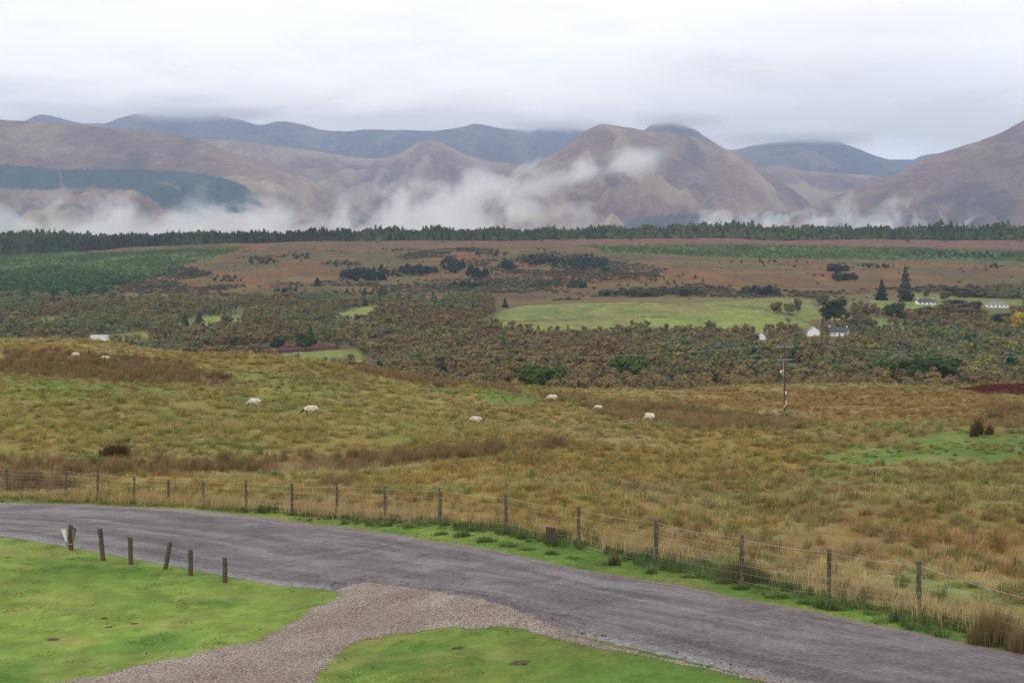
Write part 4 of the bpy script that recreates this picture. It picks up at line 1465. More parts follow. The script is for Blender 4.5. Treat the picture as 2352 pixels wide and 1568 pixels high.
# pines and bushes standing on the bracken slopes: one by one
CL = [(600, 598, 38, 8, 14, 'on the bracken in the left pine clump', 'pine', DKGREEN, 5.5), (690, 588, 24, 7, 7, 'high right of the left clump', 'pine', DKGREEN, 5),
      (790, 606, 50, 7, 12, 'above the middle pine clumps', 'pine', DKGREEN, 5), (845, 630, 70, 13, 34, 'in the long middle pine clump', 'pine', PINEG, 8.5),
      (960, 622, 45, 9, 20, 'in the clump after the long one', 'pine', PINEG, 8), (1040, 608, 28, 16, 18, 'in the tall narrow pine clump at the centre', 'pine', PINEG, 8.5),
      (1095, 628, 26, 12, 16, 'in the round pine clump below the centre', 'pine', PINEG, 8.5), (1078, 655, 42, 6, 18, 'in the low pine clump above the wood', 'pine', DKGREEN, 6),
      (1165, 612, 24, 9, 13, 'in the square pine clump right of centre', 'pine', PINEG, 8.5), (1240, 598, 42, 10, 22, 'at the left of the largest pine clump', 'pine', (.030, .046, .028), 8.5),
      (1330, 603, 68, 13, 42, 'in the largest pine clump', 'pine', (.034, .050, .030), 8), (1400, 620, 25, 5, 6, 'at the tail of the largest pine clump', 'pine', DKGREEN, 6),
      (1325, 655, 22, 7, 6, 'below the largest pine clump', 'cone', DKGREEN, 9), (1260, 652, 60, 8, 9, 'scattered above the pasture', 'pine', (.05, .058, .034), 6),
      (1130, 582, 40, 7, 9, 'just below the spruce forest', 'pine', (.05, .062, .036), 6), (430, 625, 60, 9, 14, 'beside the left plantation', 'pine', (.045, .055, .036), 6),
      (520, 640, 40, 8, 8, 'low left of the lone conifer', 'pine', (.04, .055, .032), 5), (660, 668, 30, 5, 6, 'above the wood left of the lone conifer', 'pine', DKGREEN, 5),
      (1500, 676, 120, 5, 26, 'in the belt above the pasture', 'round', (.065, .062, .036), 8), (1755, 674, 50, 5, 14, 'in the right part of the belt', 'pine', (.035, .048, .028), 8),
      (1925, 618, 26, 7, 14, 'in the upper clump on the right bracken slope', 'pine', (.026, .042, .028), 8), (1940, 640, 34, 5, 12, 'in the lower clump on the right bracken slope', 'pine', (.030, .045, .032), 7),
      (2010, 612, 45, 4, 10, 'in the line beside the bracken clump', 'pine', DKGREEN, 5), (2200, 586, 130, 6, 26, 'in the row above the right bracken slope', 'pine', (.024, .044, .030), 6),
      (1770, 602, 120, 2.5, 5, 'dotted under the right young plantation', 'pine', DKGREEN, 5), (2280, 612, 22, 4, 4, 'alone at the far right of the bracken slope', 'pine', DKGREEN, 6),
      (850, 672, 80, 10, 12, 'at the upper edge of the wood', 'pine', (.045, .055, .033), 6.5), (2250, 672, 90, 10, 20, 'behind the bungalow', 'round', (.07, .068, .040), 8),
      (2230, 712, 70, 14, 16, 'between cottage and bungalow', 'round', (.080, .070, .042), 8), (1500, 640, 120, 16, 8, 'dotted on open bracken', 'pine', (.05, .055, .034), 4),
      (2320, 740, 60, 12, 8, 'under the golden tree', 'round', (.07, .075, .034), 6),
      (2150, 724, 70, 9, 14, 'below the white cottage', 'round', (.085, .072, .042), 8), (1965, 752, 45, 4, 9, 'beside the low roofs', 'round', (.085, .080, .042), 7)]
fillP, fillZ, fillH, fillC, fillK = [], [], [], [], []
for (cx, cy, rx, ry, cnt, where, kd, colr, h) in CL:
    pts_ = []
    for i in range(int(cnt * 2.6)):
        a, r = random.uniform(0, 6.28), random.uniform(0, 1) ** .55
        hx_, hy_ = cx + rx * r * math.cos(a), cy + ry * r * math.sin(a) + ry * .3
        if any(abs(hx_ - q_[0]) < q_[2] and q_[1] - 8 < hy_ < q_[1] + 26 for q_ in HOUSES_PX):
            continue
        X, Y, Z = hit(hx_, hy_, 900)
        pts_.append((Y, X, Z, a, r))
    pts_.sort()
    for i, (Y, X, Z, a, r) in enumerate(pts_):
        hh = h * random.uniform(.6, 1.2)
        f_ = random.choice((.8, 1.0, 1.25))
        k = tuple(np.array(colr) * f_ * 1.25 * random.uniform(.95, 1.05))
        if i >= cnt * .56:
            fillP.append((X, Y))
            fillZ.append(Z - .3)
            fillH.append(hh)
            fillC.append(k)
            fillK.append(kd)
            continue
        tr_ = random.choice(TPL[kd])
        nm = {'pine': 'pine_tree', 'cone': 'fir_tree', 'round': 'birch_tree'}[kd]
        size = 'tall' if hh > h * 1.0 else ('small' if hh < h * .78 else 'middling')
        tone = {.8: 'darkest', 1.0: 'dark', 1.25: 'paler'}[f_] + (' green' if kd != 'round' else ' brown')
        side = '' if r < .4 else (' right side' if math.cos(a) > .4 else (' left side' if math.cos(a) < -.4 else (' front' if math.sin(a) > 0 else ' back')))
        rr_ = empty(nm, (X, Y, Z - .3), random.uniform(0, 6.28))
        s_ = hh * (1.6 if kd != 'cone' else 1.4)
        rr_.scale = (s_, s_, hh)
        tag(rr_, f'{size} {tone} tree {where}' + (',' + side if side else ''), 'tree', 'trees ' + where)
        cr = link('crown', tr_[0], None, rr_)
        cr.color = (*k, 1)
fillP, fillZ, fillH, fillC, fillK = map(np.array, (fillP, fillZ, fillH, fillC, fillK))
v_, t_, q_, c_ = forest_mesh(fillP, fillZ, fillH, np.full(len(fillH), 1.6), fillC, fillK, RNG)
tag(link('pine_clumps', make_mesh('pine_clumps', v_, t_, q_, c_), FOL), kind='stuff')

# low scrub over the bracken
n = 110000
Y = np.sqrt(RNG.uniform(1250 ** 2, 2440 ** 2, n))
X = RNG.uniform(-.42, .42, n) * Y
Z = ground_z(X, Y)
qx, qy = project(X, Y, Z)
bad = poly_mask(qx, qy, P_PLANT + P_PLANT_R + P_FIELD, 3, 90, 10) > .4
d1 = fbm(X / 70, Y / 130, 870, 4)
SCRUB = [([(300, 640), (420, 610), (560, 575), (900, 575), (1200, 570), (1400, 590), (1500, 610), (1560, 650), (1300, 690), (1000, 695), (700, 690), (330, 672), (200, 680)], 1.0),
         ([(1400, 640), (1850, 668), (2352, 660), (2352, 690), (1800, 685), (1400, 690)], .8)]
sm_ = poly_mask(qx, qy, SCRUB, 20, 90, 10)
pr = (smooth((d1 - .47) * 6) * .55 * sm_ + .004) * (~bad) * (qy < 700)
k = RNG.uniform(0, 1, n) < pr
X, Y, Z = X[k], Y[k], Z[k]
hgt = RNG.uniform(.9, 3.6, len(X)) * (.6 + .8 * vnoise(X / 40, Y / 40, 5))
sc_ = lerp((.115, .110, .070), (.080, .092, .055), RNG.uniform(0, 1, len(X)))
sc_ = lerp(sc_, (.15, .105, .05), (RNG.uniform(0, 1, len(X)) < .2) * 1.0)
LOWS = {'round': [crown_cards('round', 26, .22, np.random.default_rng(80 + j), 1) for j in range(4)]}
v_, t_, q_, c_ = forest_mesh(np.column_stack([X, Y]), Z - .1, hgt, np.full(len(X), 1.9), sc_, np.full(len(X), 'round'), RNG, LOWS)
tag(link('scrub', make_mesh('scrub', v_, t_, q_, c_), FOL), kind='stuff')
print('pines', len(fillH), 'scrub', len(X))

# ------------------------------------------------------------------ houses
m_white = simple_mat('white_render', (.78, .78, .76), .8, .06, 1.5)
m_cream = simple_mat('cream_render', (.62, .61, .56), .8, .08, 1.5)
m_slate_r = simple_mat('slate_roof', (.045, .045, .055), .55, .25, 2.5, .4)
m_grey_r = simple_mat('grey_roof', (.16, .165, .185), .6, .2, 2.0, .4)
m_glass = simple_mat('window_glass', (.03, .035, .04), .15, .1, 2.0, .6)
m_frame = simple_mat('painted_frame', (.5, .5, .48), .6, .1, 3.0)
m_door = simple_mat('painted_door', (.10, .05, .04), .6, .1, 3.0)
m_shed = simple_mat('pale_cladding', (.62, .65, .68), .5, .06, 1.0, .5)


def house(px, py, name, label, cat, L, W, hw, hr, rz, roofm=m_slate_r, wallm=m_white, nwin=3, chim=2, hip=0.0, group=None):
    X, Y, Z = hit(px, py, 330)
    r = empty(name, (X, Y, Z - .4), rz)
    tag(r, label, cat, group)
    w = MB()
    a, bb = L / 2, W / 2
    vs = [(-a, -bb, -.6), (a, -bb, -.6), (a, bb, -.6), (-a, bb, -.6), (-a, -bb, hw), (a, -bb, hw), (a, bb, hw), (-a, bb, hw)]
    fs = [(0, 3, 2, 1), (0, 1, 5, 4), (2, 3, 7, 6), (1, 2, 6, 5), (3, 0, 4, 7)]
    if hip == 0:
        vs += [(-a, 0, hw + hr), (a, 0, hw + hr)]
        fs[3:] = [(1, 2, 6, 9, 5), (3, 0, 4, 8, 7)]
        fs += [(4, 5, 9, 8), (6, 7, 8, 9)]
    else:
        fs += [(4, 5, 6, 7)]
    w.add(vs, fs)
    w.build('wall', wallm, r)
    ro = MB()
    e, t2 = .45, .22
    if hip == 0:
        for sgn in (-1, 1):
            y0, y1 = sgn * (bb + e), 0
            z0, z1 = hw - e * hr / bb + .03, hw + hr + .03
            vs = [(-a - .3, y0, z0), (a + .3, y0, z0), (a + .3, y1, z1), (-a - .3, y1, z1)]
            vs += [(p[0], p[1], p[2] + t2) for p in vs]
            ro.add(vs, [(0, 1, 2, 3), (7, 6, 5, 4), (0, 4, 5, 1), (1, 5, 6, 2), (2, 6, 7, 3), (3, 7, 4, 0)])
    else:
        vs = [(-a - e, -bb - e, hw + .01), (a + e, -bb - e, hw + .01), (a + e, bb + e, hw + .01), (-a - e, bb + e, hw + .01), (-a + hip, 0, hw + hr), (a - hip, 0, hw + hr)]
        ro.add(vs, [(3, 2, 1, 0), (0, 1, 5, 4), (1, 2, 5), (2, 3, 4, 5), (3, 0, 4)])
    ro_o = ro.build('roof', roofm, r)
    for i in range(chim):
        c1 = MB()
        xx = (-a + .9) if i == 0 else (a - .9)
        if hip:
            xx *= .3
        c1.box(xx - .45, xx + .45, -.35, .35, hw + hr - .5, hw + hr + 1.1)
        c1.box(xx - .55, xx + .55, -.45, .45, hw + hr + 1.1, hw + hr + 1.25)
        c1.build('chimney', wallm, ro_o)
    slots = nwin + 1
    dslot = slots // 2
    for i in range(slots):
        xc = -a + L * (i + .5) / slots
        if i == dslot:
            d1_ = MB()
            d1_.box(xc - .5, xc + .5, -bb - .06, -bb + .05, 0, 2.1)
            d1_.build('door', m_door, r)
        else:
            f1 = MB()
            f1.box(xc - .65, xc + .65, -bb - .05, -bb + .05, .9, 2.15)
            fo = f1.build('window', m_frame, r)
            g1 = MB()
            g1.box(xc - .55, xc + .55, -bb - .07, -bb - .051, 1.0, 2.05)
            g1.build('pane', m_glass, fo)
    f1 = MB()
    f1.box(a - .05, a + .05, -.6, .6, .9, 2.1)
    fo = f1.build('window', m_frame, r)
    g1 = MB()
    g1.box(a + .051, a + .07, -.5, .5, 1.0, 2.0)
    g1.build('pane', m_glass, fo)
    return r


R_ = math.radians
house(2125, 699, 'cottage', 'long white cottage with dark slate roof beside the tallest spruce', 'house', 15, 7, 2.6, 2.4, R_(6))
house(2289, 705, 'bungalow', 'white bungalow with a pale grey hipped roof at the far right', 'house', 17, 10, 2.5, 2.3, R_(-8), m_grey_r, m_white, 4, 0, 4.5)
house(1867, 770, 'cottage', 'cottage with a plain white gable toward us, middle of three near the pasture foot', 'house', 9, 8.6, 3.2, 3.6, R_(86), m_grey_r, m_white, 2, 0)
house(1925, 770, 'cottage', 'cottage with dark roof and white gable end, right of the plain white gable', 'house', 14, 7, 3.0, 3.0, R_(-24))
house(1751, 779, 'cottage', 'tiny white gabled cottage sunk in the wood, left of the other gables', 'house', 8, 6, 2.6, 2.8, R_(70), m_slate_r, m_white, 2, 1)
house(2066, 765, 'long_shed', 'long low shed with pale grey roof left of the other low roof', 'shed', 18, 7, 2.4, 1.6, R_(3), m_grey_r, m_cream, 4, 0)
house(2186, 765, 'long_house', 'long low house with two white chimneys among garden shrubs', 'house', 18, 7, 2.4, 1.6, R_(-3), m_grey_r, m_white, 4, 2)

# white shed behind the crest on the left
Xs, Ys = (228 - 1176) / F * 300, 300.0
zt = z_of(300, float(np.interp(228, CREST_X, CREST_Y)) - 14)
r = empty('trailer', (Xs, Ys, zt - 3.0), R_(5))
tag(r, 'white box shaped trailer showing its top above the left hill crest', 'trailer')
zb = float(ground_z(Xs, Ys)) - zt + 3.0
w = MB()
w.box(-1.65, 1.65, -1.1, 1.1, -.1, 2.9)
w.build('body', m_shed, r)
w = MB()
w.box(-1.72, 1.72, -1.17, 1.17, 2.9, 3.0)
w.build('roof', m_white, r)
for k_ in range(7):
    w = MB()
    w.box(-1.5 + k_ * .5 - .02, -1.5 + k_ * .5 + .02, -1.13, -1.10, 0, 2.85)
    w.build('panel_seam', m_frame, r)
for x_ in (-1.0, 1.0):
    w = MB()
    w.box(x_ - .12, x_ + .12, -1, 1, zb - .3, -.1)
    w.build('leg', m_frame, r)

# ------------------------------------------------------------------ fence
m_post = bpy.data.materials.new('weathered_wood')
m_post.use_nodes = True
t = m_post.node_tree
b = t.nodes['Principled BSDF']
b.inputs['Roughness'].default_value = .9
co = coords(t)
nn = noise(t, vmul(t, co, (30, 30, 3)), 1.0, 5, .65)
cc = ramp(t, nn, [(.3, (.022, .016, .012)), (.5, (.070, .053, .040)), (.72, (.16, .135, .105))])
nl = noise(t, co, 9.0, 3, .6)
cc = mixc(t, sstep(t, nl, .54, .64), cc, (.16, .175, .10))
t.links.new(cc, b.inputs['Base Color'])
bump(t, b, nn, .8, .02)
m_wire = simple_mat('galvanised_wire', (.36, .36, .37), .5, .2, 3, .5, .3)

POSTS = [(-330, 1062, 1118), (-240, 1064, 1119), (-150, 1066, 1120), (-65, 1069, 1121), (15, 1072, 1123),
         (90, 1076, 1127), (151, 1077, 1129), (224, 1082, 1139), (308, 1093, 1147), (387, 1100, 1152), (467, 1102, 1157), (566, 1102, 1170), (670, 1110, 1181), (773, 1110, 1184), (885, 1115, 1193),
         (1011, 1119, 1205), (1162, 1135, 1224), (1330, 1162, 1258), (1506, 1190, 1302), (1703, 1227, 1345), (1903, 1257, 1374), (2110, 1287, 1413), (2400, 1372, 1512), (2720, 1450, 1612)]
fence = empty('wire_fence', hit(1162, 1224))
tag(fence, 'wire stock fence on weathered grey wooden posts along the far side of the road', 'fence')
bpy.context.view_layer.update()
f0 = Vector(fence.location)
tops, bases = [], []
for i, (px, yt, yb) in enumerate(POSTS):
    X, Y, Z = hit(px, yb)
    h = (yb - yt) / F * Y
    m = MB()
    w_ = .056 if i % 3 else .064
    lx, ly = random.uniform(-.03, .03), random.uniform(-.03, .03)
    p0 = Vector((X, Y, Z)) - f0
    m.tube([p0 + Vector((0, 0, -.3)), p0 + Vector((lx * .5, ly * .5, h * .5)), p0 + Vector((lx, ly, h - .02)), p0 + Vector((lx, ly, h))],
           [w_ * 1.05, w_, w_ * .98, w_ * .8], 8, .08)
    m.build('post', m_post, fence)
    bases.append(p0)
    tops.append(p0 + Vector((lx, ly, h)))
for lv, (fr, rad) in enumerate(((.93, .0050), (.74, .0032), (.58, .0027), (.42, .0027), (.26, .0027), (.10, .0027))):
    m = MB()
    pts = []
    for i in range(len(POSTS) - 1):
        a_, b_ = bases[i].lerp(tops[i], fr), bases[i + 1].lerp(tops[i + 1], fr)
        for k_ in range(8):
            u = k_ / 8
            p = a_.lerp(b_, u)
            p.z -= .05 * 4 * u * (1 - u) * (1 if lv == 0 else .8)
            p.y -= .06
            pts.append(p)
    m.tube(pts, rad, 4)
    m.build('wire', m_wire, fence)
m = MB()
for i in range(len(POSTS) - 1):
    for k_ in range(9):
        u = (k_ + .5) / 9
        a_ = bases[i].lerp(bases[i + 1], u) + Vector((0, -.06, 0))
        b_ = tops[i].lerp(tops[i + 1], u) + Vector((0, -.06, 0))
        m.tube([a_.lerp(b_, .1), a_.lerp(b_, .73)], .0007, 3, cap=False)
m.build('netting', m_wire, fence)

# old board behind the fence
X, Y, Z = hit(1266, 1252)
m = MB()
for k_ in range(3):
    m.box(-.16 + k_ * .108, -.16 + k_ * .108 + .10, -.05, .05, -.2, .56 - .015 * k_)
m.box(-.165, .165, .051, .10, .30, .42)
m_stump = simple_mat('dark_damp_wood', (.075, .045, .036), .9, .4, 9)
o = m.build('stump', m_stump)
o.location = (X, Y + .25, Z)
tag(o, 'short dark brown wooden stump standing by itself between two fence posts', 'stump')

# ------------------------------------------------------------------ short posts on the lawn
m_bol = bpy.data.materials.new('lichen_wood')
m_bol.use_nodes = True
t = m_bol.node_tree
b = t.nodes['Principled BSDF']
b.inputs['Roughness'].default_value = .95
co = coords(t)
nn = noise(t, vmul(t, co, (22, 22, 5)), 1.0, 5, .7)
cc = ramp(t, nn, [(.32, (.022, .018, .014)), (.5, (.060, .052, .038)), (.7, (.12, .11, .08))])
nl = noise(t, co, 14.0, 4, .7)
cc = mixc(t, sstep(t, nl, .54, .62), cc, (.125, .14, .075))
sz_ = nd(t, 'ShaderNodeSeparateXYZ')
t.links.new(co, sz_.inputs[0])
zz_ = val(t, 'ADD', sz_.outputs[2], val(t, 'MULTIPLY', val(t, 'SUBTRACT', nl, .5), .2))
cc = mixc(t, sstep(t, zz_, .20, .12), cc, (.115, .052, .028))
t.links.new(cc, b.inputs['Base Color'])
bump(t, b, nn, 1.0, .03)
BOL = [(163, 1204, 1262, 0, 'lichen covered short post with flower bouquets tied to it'),
       (237, 1214, 1286, -.10, 'split topped short post next to the one with bouquets, leaning slightly left'),
       (301, 1232, 1295, -.03, 'thin upright short post between the split topped one and the tilted one'),
       (379, 1244, 1307, .20, 'short post tilted clearly to the right'),
       (438, 1261, 1321, .0, 'dark upright short post right of the tilted one'),
       (517, 1279, 1337, .0, 'short lichen topped post standing last in the row nearest the gravel path')]
for i, (px, yt, yb, ln, lab) in enumerate(BOL):
    X, Y, Z = hit(px, yb)
    h = (yb - yt) / F * Y
    m = MB()
    w_ = 5.6 / F * Y
    zs_ = [-.25, 0, .2, .45, .7, .9, 1.0]
    rad = [w_ * q_ for q_ in (1.0, 1.05, .98, 1.02, .97, 1.0, .82)]
    m.tube([(ln * z_ * h + random.uniform(-.006, .006), random.uniform(-.01, .01), z_ * h) for z_ in zs_], rad, 10, .06)
    if i == 1:
        m.tube([(ln * h * .9 - .05, 0, h * .88), (ln * h - .06, 0, h * 1.03)], [.05, .028], 6, .1)
        m.tube([(ln * h * .9 + .05, 0, h * .88), (ln * h + .05, 0, h * 1.06)], [.05, .025], 6, .1)
    o = m.build('wooden_post', m_bol, None)
    o.location = (X, Y, Z)
    tag(o, lab, 'post', 'short wooden posts along the lawn edge')
    if i == 0:
        bx, by, bz, bh = X, Y, Z, h

m_wrap = simple_mat('white_paper_wrap', (.72, .71, .68), .6, .08, 8)
m_wrap2 = simple_mat('brown_paper_wrap', (.16, .12, .10), .7, .15, 8)
m_red = simple_mat('red_petals', (.30, .055, .055), .7, .3, 20)
m_pink = simple_mat('pink_petals', (.62, .34, .42), .7, .2, 20)
m_stem = simple_mat('green_stems', (.06, .10, .035), .8, .3, 20)
m_tie = simple_mat('ochre_twine', (.35, .26, .09), .8, .1, 8)


def bouquet(x, tilt, wrapm, flm, label, col2=None):
    r = empty('bouquet', (bx + x, by - .12, bz + .14))
    r.rotation_euler = (R_(8), R_(tilt), 0)
    r.scale = (.68, .7, .98)
    tag(r, label, 'bouquet', 'bouquets tied to the first short post')
    m1 = MB()
    N_ = 12
    for z0, z1, r0, r1 in ((.18, .62, .035, .12),):
        ring = []
        for zz, rr in ((z0, r0), ((z0 + z1) / 2, (r0 + r1) / 2 * 1.05), (z1, r1)):
            ring.append([(math.cos(6.2832 * k / N_) * rr, math.sin(6.2832 * k / N_) * rr * .7, zz + (.035 * (k % 2) if zz == z1 else 0)) for k in range(N_)])
        vs = sum(ring, [])
        fs = [(j * N_ + k, j * N_ + (k + 1) % N_, (j + 1) * N_ + (k + 1) % N_, (j + 1) * N_ + k) for j in range(2) for k in range(N_)]
        m1.add(vs, fs)
    m1.build('wrapper', wrapm, r)
    m2 = MB()
    for k in range(9):
        a = random.uniform(0, 6.28)
        rr = random.uniform(0, .07)
        cx_, cy_, cz_ = math.cos(a) * rr, math.sin(a) * rr * .7, .60 + random.uniform(-.02, .05)
        for q_ in range(5):
            b_ = 6.28 * q_ / 5
            m2.add([(cx_, cy_, cz_ - .01), (cx_ + math.cos(b_) * .03, cy_ + math.sin(b_) * .03, cz_ + .02),
                    (cx_ + math.cos(b_ + .6) * .035, cy_ + math.sin(b_ + .6) * .035, cz_ + .035), (cx_ + math.cos(b_ + 1.1) * .028, cy_ + math.sin(b_ + 1.1) * .028, cz_ + .02)], [(0, 1, 2, 3)])
    m2.build('flowers', flm, r)
    m3 = MB()
    for k in range(7):
        a = 6.28 * k / 7
        m3.tube([(math.cos(a) * .03, math.sin(a) * .03, 0), (0, 0, .2), (math.cos(a) * .03, math.sin(a) * .03, .58)], .006, 5)
    m3.build('stems', m_stem, r)


bouquet(-.085, -9, m_wrap, m_pink, 'flower bouquet in white paper on the left side of the first short post')
bouquet(.085, 9, m_wrap2, m_red, 'red flower bouquet in brown wrap right of the first short post')
m = MB()
m.tube([(math.cos(a) * .125, math.sin(a) * .11 - .05, 0) for a in np.linspace(0, 6.2832, 17)], .018, 5, cap=False)
o = m.build('twine', m_tie)
o.location = (bx, by, bz + .22)
tag(o, 'ochre twine wound low round the first short post and its bouquets', 'twine')

# ------------------------------------------------------------------ power poles and wires
m_pole = simple_mat('creosoted_pole', (.085, .065, .055), .85, .3, 3)
m_steel = simple_mat('galvanised_steel', (.27, .30, .31), .5, .15, 3, .5, .4)
m_ins = simple_mat('brown_insulator', (.06, .04, .035), .3, .2, 8, .5)
m_plate = simple_mat('yellow_warning_plate', (.62, .52, .16), .6, .1, 8)
m_platew = simple_mat('white_number_plate', (.65, .65, .62), .6, .05, 8)


def utility_pole(X, Y, Z, H, label, big=True, rz=0.0):
    r = empty('power_pole', (X, Y, Z), rz)
    tag(r, label, 'power pole', None)
    m1 = MB()
    rr = .15 if big else .12
    m1.tube([(0, 0, -1.0), (0, 0, H * .5), (0, 0, H)], [rr * 1.1, rr * .95, rr * .7], 10)
    m1.build('pole', m_pole if big else m_grey_r, r)
    zc = H * .99
    m1 = MB()
    m1.box(-1.25, 1.25, -.07, .07, zc - .07, zc + .07)
    m1.build('cross_arm', m_steel, r)
    for x in (-1.15, 0, 1.15):
        m1 = MB()
        m1.tube([(x, 0, zc + .071), (x, 0, zc + .16), (x, 0, zc + .2), (x, 0, zc + .34)], [.03, .03, .085, .05], 8)
        m1.build('insulator', m_ins, r)
    if big:
        z2 = H * .80
        m1 = MB()
        m1.box(-1.05, 1.05, -.22, -.16, z2 - .09, z2 + .03)
        m1.box(-1.05, 1.05, .16, .22, z2 - .09, z2 + .03)
        for x in (-1.0, 0.24, 1.0):
            m1.box(x - .05, x + .05, -.16, .16, z2 - .06, z2)
        m1.build('switch_arm', m_steel, r)
        for x in (-.85, -.45, .35, .62, .92):
            m1 = MB()
            dx = .18 if x < 0 else -.18
            m1.tube([(x, -.19, z2 + .031), (x, -.19, z2 + .3), (x + dx, -.19, z2 + .52)], [.07, .085, .05], 7)
            m1.tube([(x + dx, -.19, z2 + .5), (x - dx * .7, -.19, z2 + .12)], [.03, .03], 5)
            m1.build('insulator', m_ins, r)
        m1 = MB()
        m1.box(-.24, -.151, -.12, .02, H * .55, H * .78)
        m1.build('conduit', m_steel, r)
        m1 = MB()
        m1.tube([(-.55, -.1, H * .615), (-.16, -.1, H * .645)], [.06, .05], 7)
        m1.tube([(-.55, -.1, H * .60), (-.55, -.1, H * .64)], [.11, .09], 8)
        m1.build('operating_handle', m_platew, r)
        for zz, mt, hh_ in ((H * .28, m_platew, .42), (H * .125, m_plate, .55)):
            m1 = MB()
            m1.box(.02, .2, -.19, -.155, zz, zz + hh_)
            m1.build('plate', mt, r)
        m1 = MB()
        m1.box(-.16, -.03, -.185, -.155, H * .09, H * .09 + .25)
        m1.build('plate', m_platew, r)
    return r


Xp, Yp, Zp = hit(1802, 948)
Hp = (948 - 794) / F * Yp
utility_pole(Xp, Yp, Zp, Hp, 'tall wooden power pole with two cross arms and a cluster of insulators right of centre', True, R_(8))
print('pole', Xp, Yp, Zp, Hp)
Y2 = 330.0
X2 = (852 - 1176) / F * Y2
Zt2 = z_of(Y2, 785)
Z2 = float(ground_z(X2, Y2))
utility_pole(X2, Y2, Z2, Zt2 - Z2, 'slim grey power pole rising behind the brown rushes of the crest left of centre', False, R_(-25))
Y3 = 620.0
X3 = (398 - 1176) / F * Y3
Zt3 = z_of(Y3, 790)
Z3 = float(ground_z(X3, Y3))
utility_pole(X3, Y3, Z3, Zt3 - Z3, 'farthest small power pole just above the left hill crest', False, R_(-25))
Y4 = 240.0
X4 = (2900 - 1176) / F * Y4
Z4 = float(ground_z(X4, Y4))
Zt4 = z_of(Y4, 800)
wires = [((Xp, Yp, Zp + Hp + .3), (X2, Y2, Zt2 + .3), 2.6, 'pole-to-pole wires from the tall power pole to the slim pole behind the crest'),
         ((X2, Y2, Zt2 + .3), (X3, Y3, Zt3 + .3), 2.5, 'overhead wires from the slim pole to the farthest pole on the left'),
         ((Xp, Yp, Zp + Hp + .3), (X4, Y4, Zt4), 1.6, 'overhead wires leaving the tall power pole to the right edge of the view')]
for a_, b_, sag, lab in wires:
    r = empty('overhead_wires', a_)
    tag(r, lab, 'power line', 'overhead power lines')
    A, B = Vector(a_), Vector(b_)
    side = (B - A).cross(Vector((0, 0, 1))).normalized()
    for k_ in (-1, 0, 1):
        m = MB()
        pts = []
        for i in range(25):
            u = i / 24
            p = (B - A) * u + side * 1.15 * k_
            p.z -= sag * 4 * u * (1 - u)
            pts.append(p)
        m.tube(pts, .005, 4)
        m.build('wire', m_wire, r)

# ------------------------------------------------------------------ sheep
m_wool = bpy.data.materials.new('sheep_wool')
m_wool.use_nodes = True
t = m_wool.node_tree
b = t.nodes['Principled BSDF']
b.inputs['Roughness'].default_value = .95
nn = noise(t, coords(t), 14, 5, .7)
t.links.new(ramp(t, nn, [(.3, (.44, .39, .31)), (.65, (.66, .61, .52))]), b.inputs['Base Color'])
bump(t, b, nn, 1.0, .04)
m_face_w = simple_mat('pale_sheep_face', (.50, .46, .40), .9, .1, 6)
m_face_b = simple_mat('dark_sheep_face', (.035, .030, .028), .9, .2, 6)


def skin_mesh(name, verts, edges, rad, mat, parent, sub=2):
    me_ = bpy.data.meshes.new(name)
    me_.from_pydata(verts, edges, [])
    o_ = bpy.data.objects.new(name, me_)
    COL.objects.link(o_)
    o_.parent = parent
    md = o_.modifiers.new('skin', 'SKIN')
    for i, v in enumerate(me_.skin_vertices[0].data):
        r_ = rad[i]
        v.radius = r_ if hasattr(r_, '__len__') else (r_, r_)
    me_.skin_vertices[0].data[0].use_root = True
    sb = o_.modifiers.new('subsurf', 'SUBSURF')
    sb.levels = sub
    sb.render_levels = sub
    bpy.context.view_layer.update()
    dg = bpy.context.evaluated_depsgraph_get()
    baked = bpy.data.meshes.new_from_object(o_.evaluated_get(dg))
    o_.modifiers.clear()
    o_.data = baked
    baked.materials.clear()
    baked.materials.append(mat)
    baked.polygons.foreach_set('use_smooth', np.full(len(baked.polygons), True))
    bpy.data.meshes.remove(me_)
    return o_


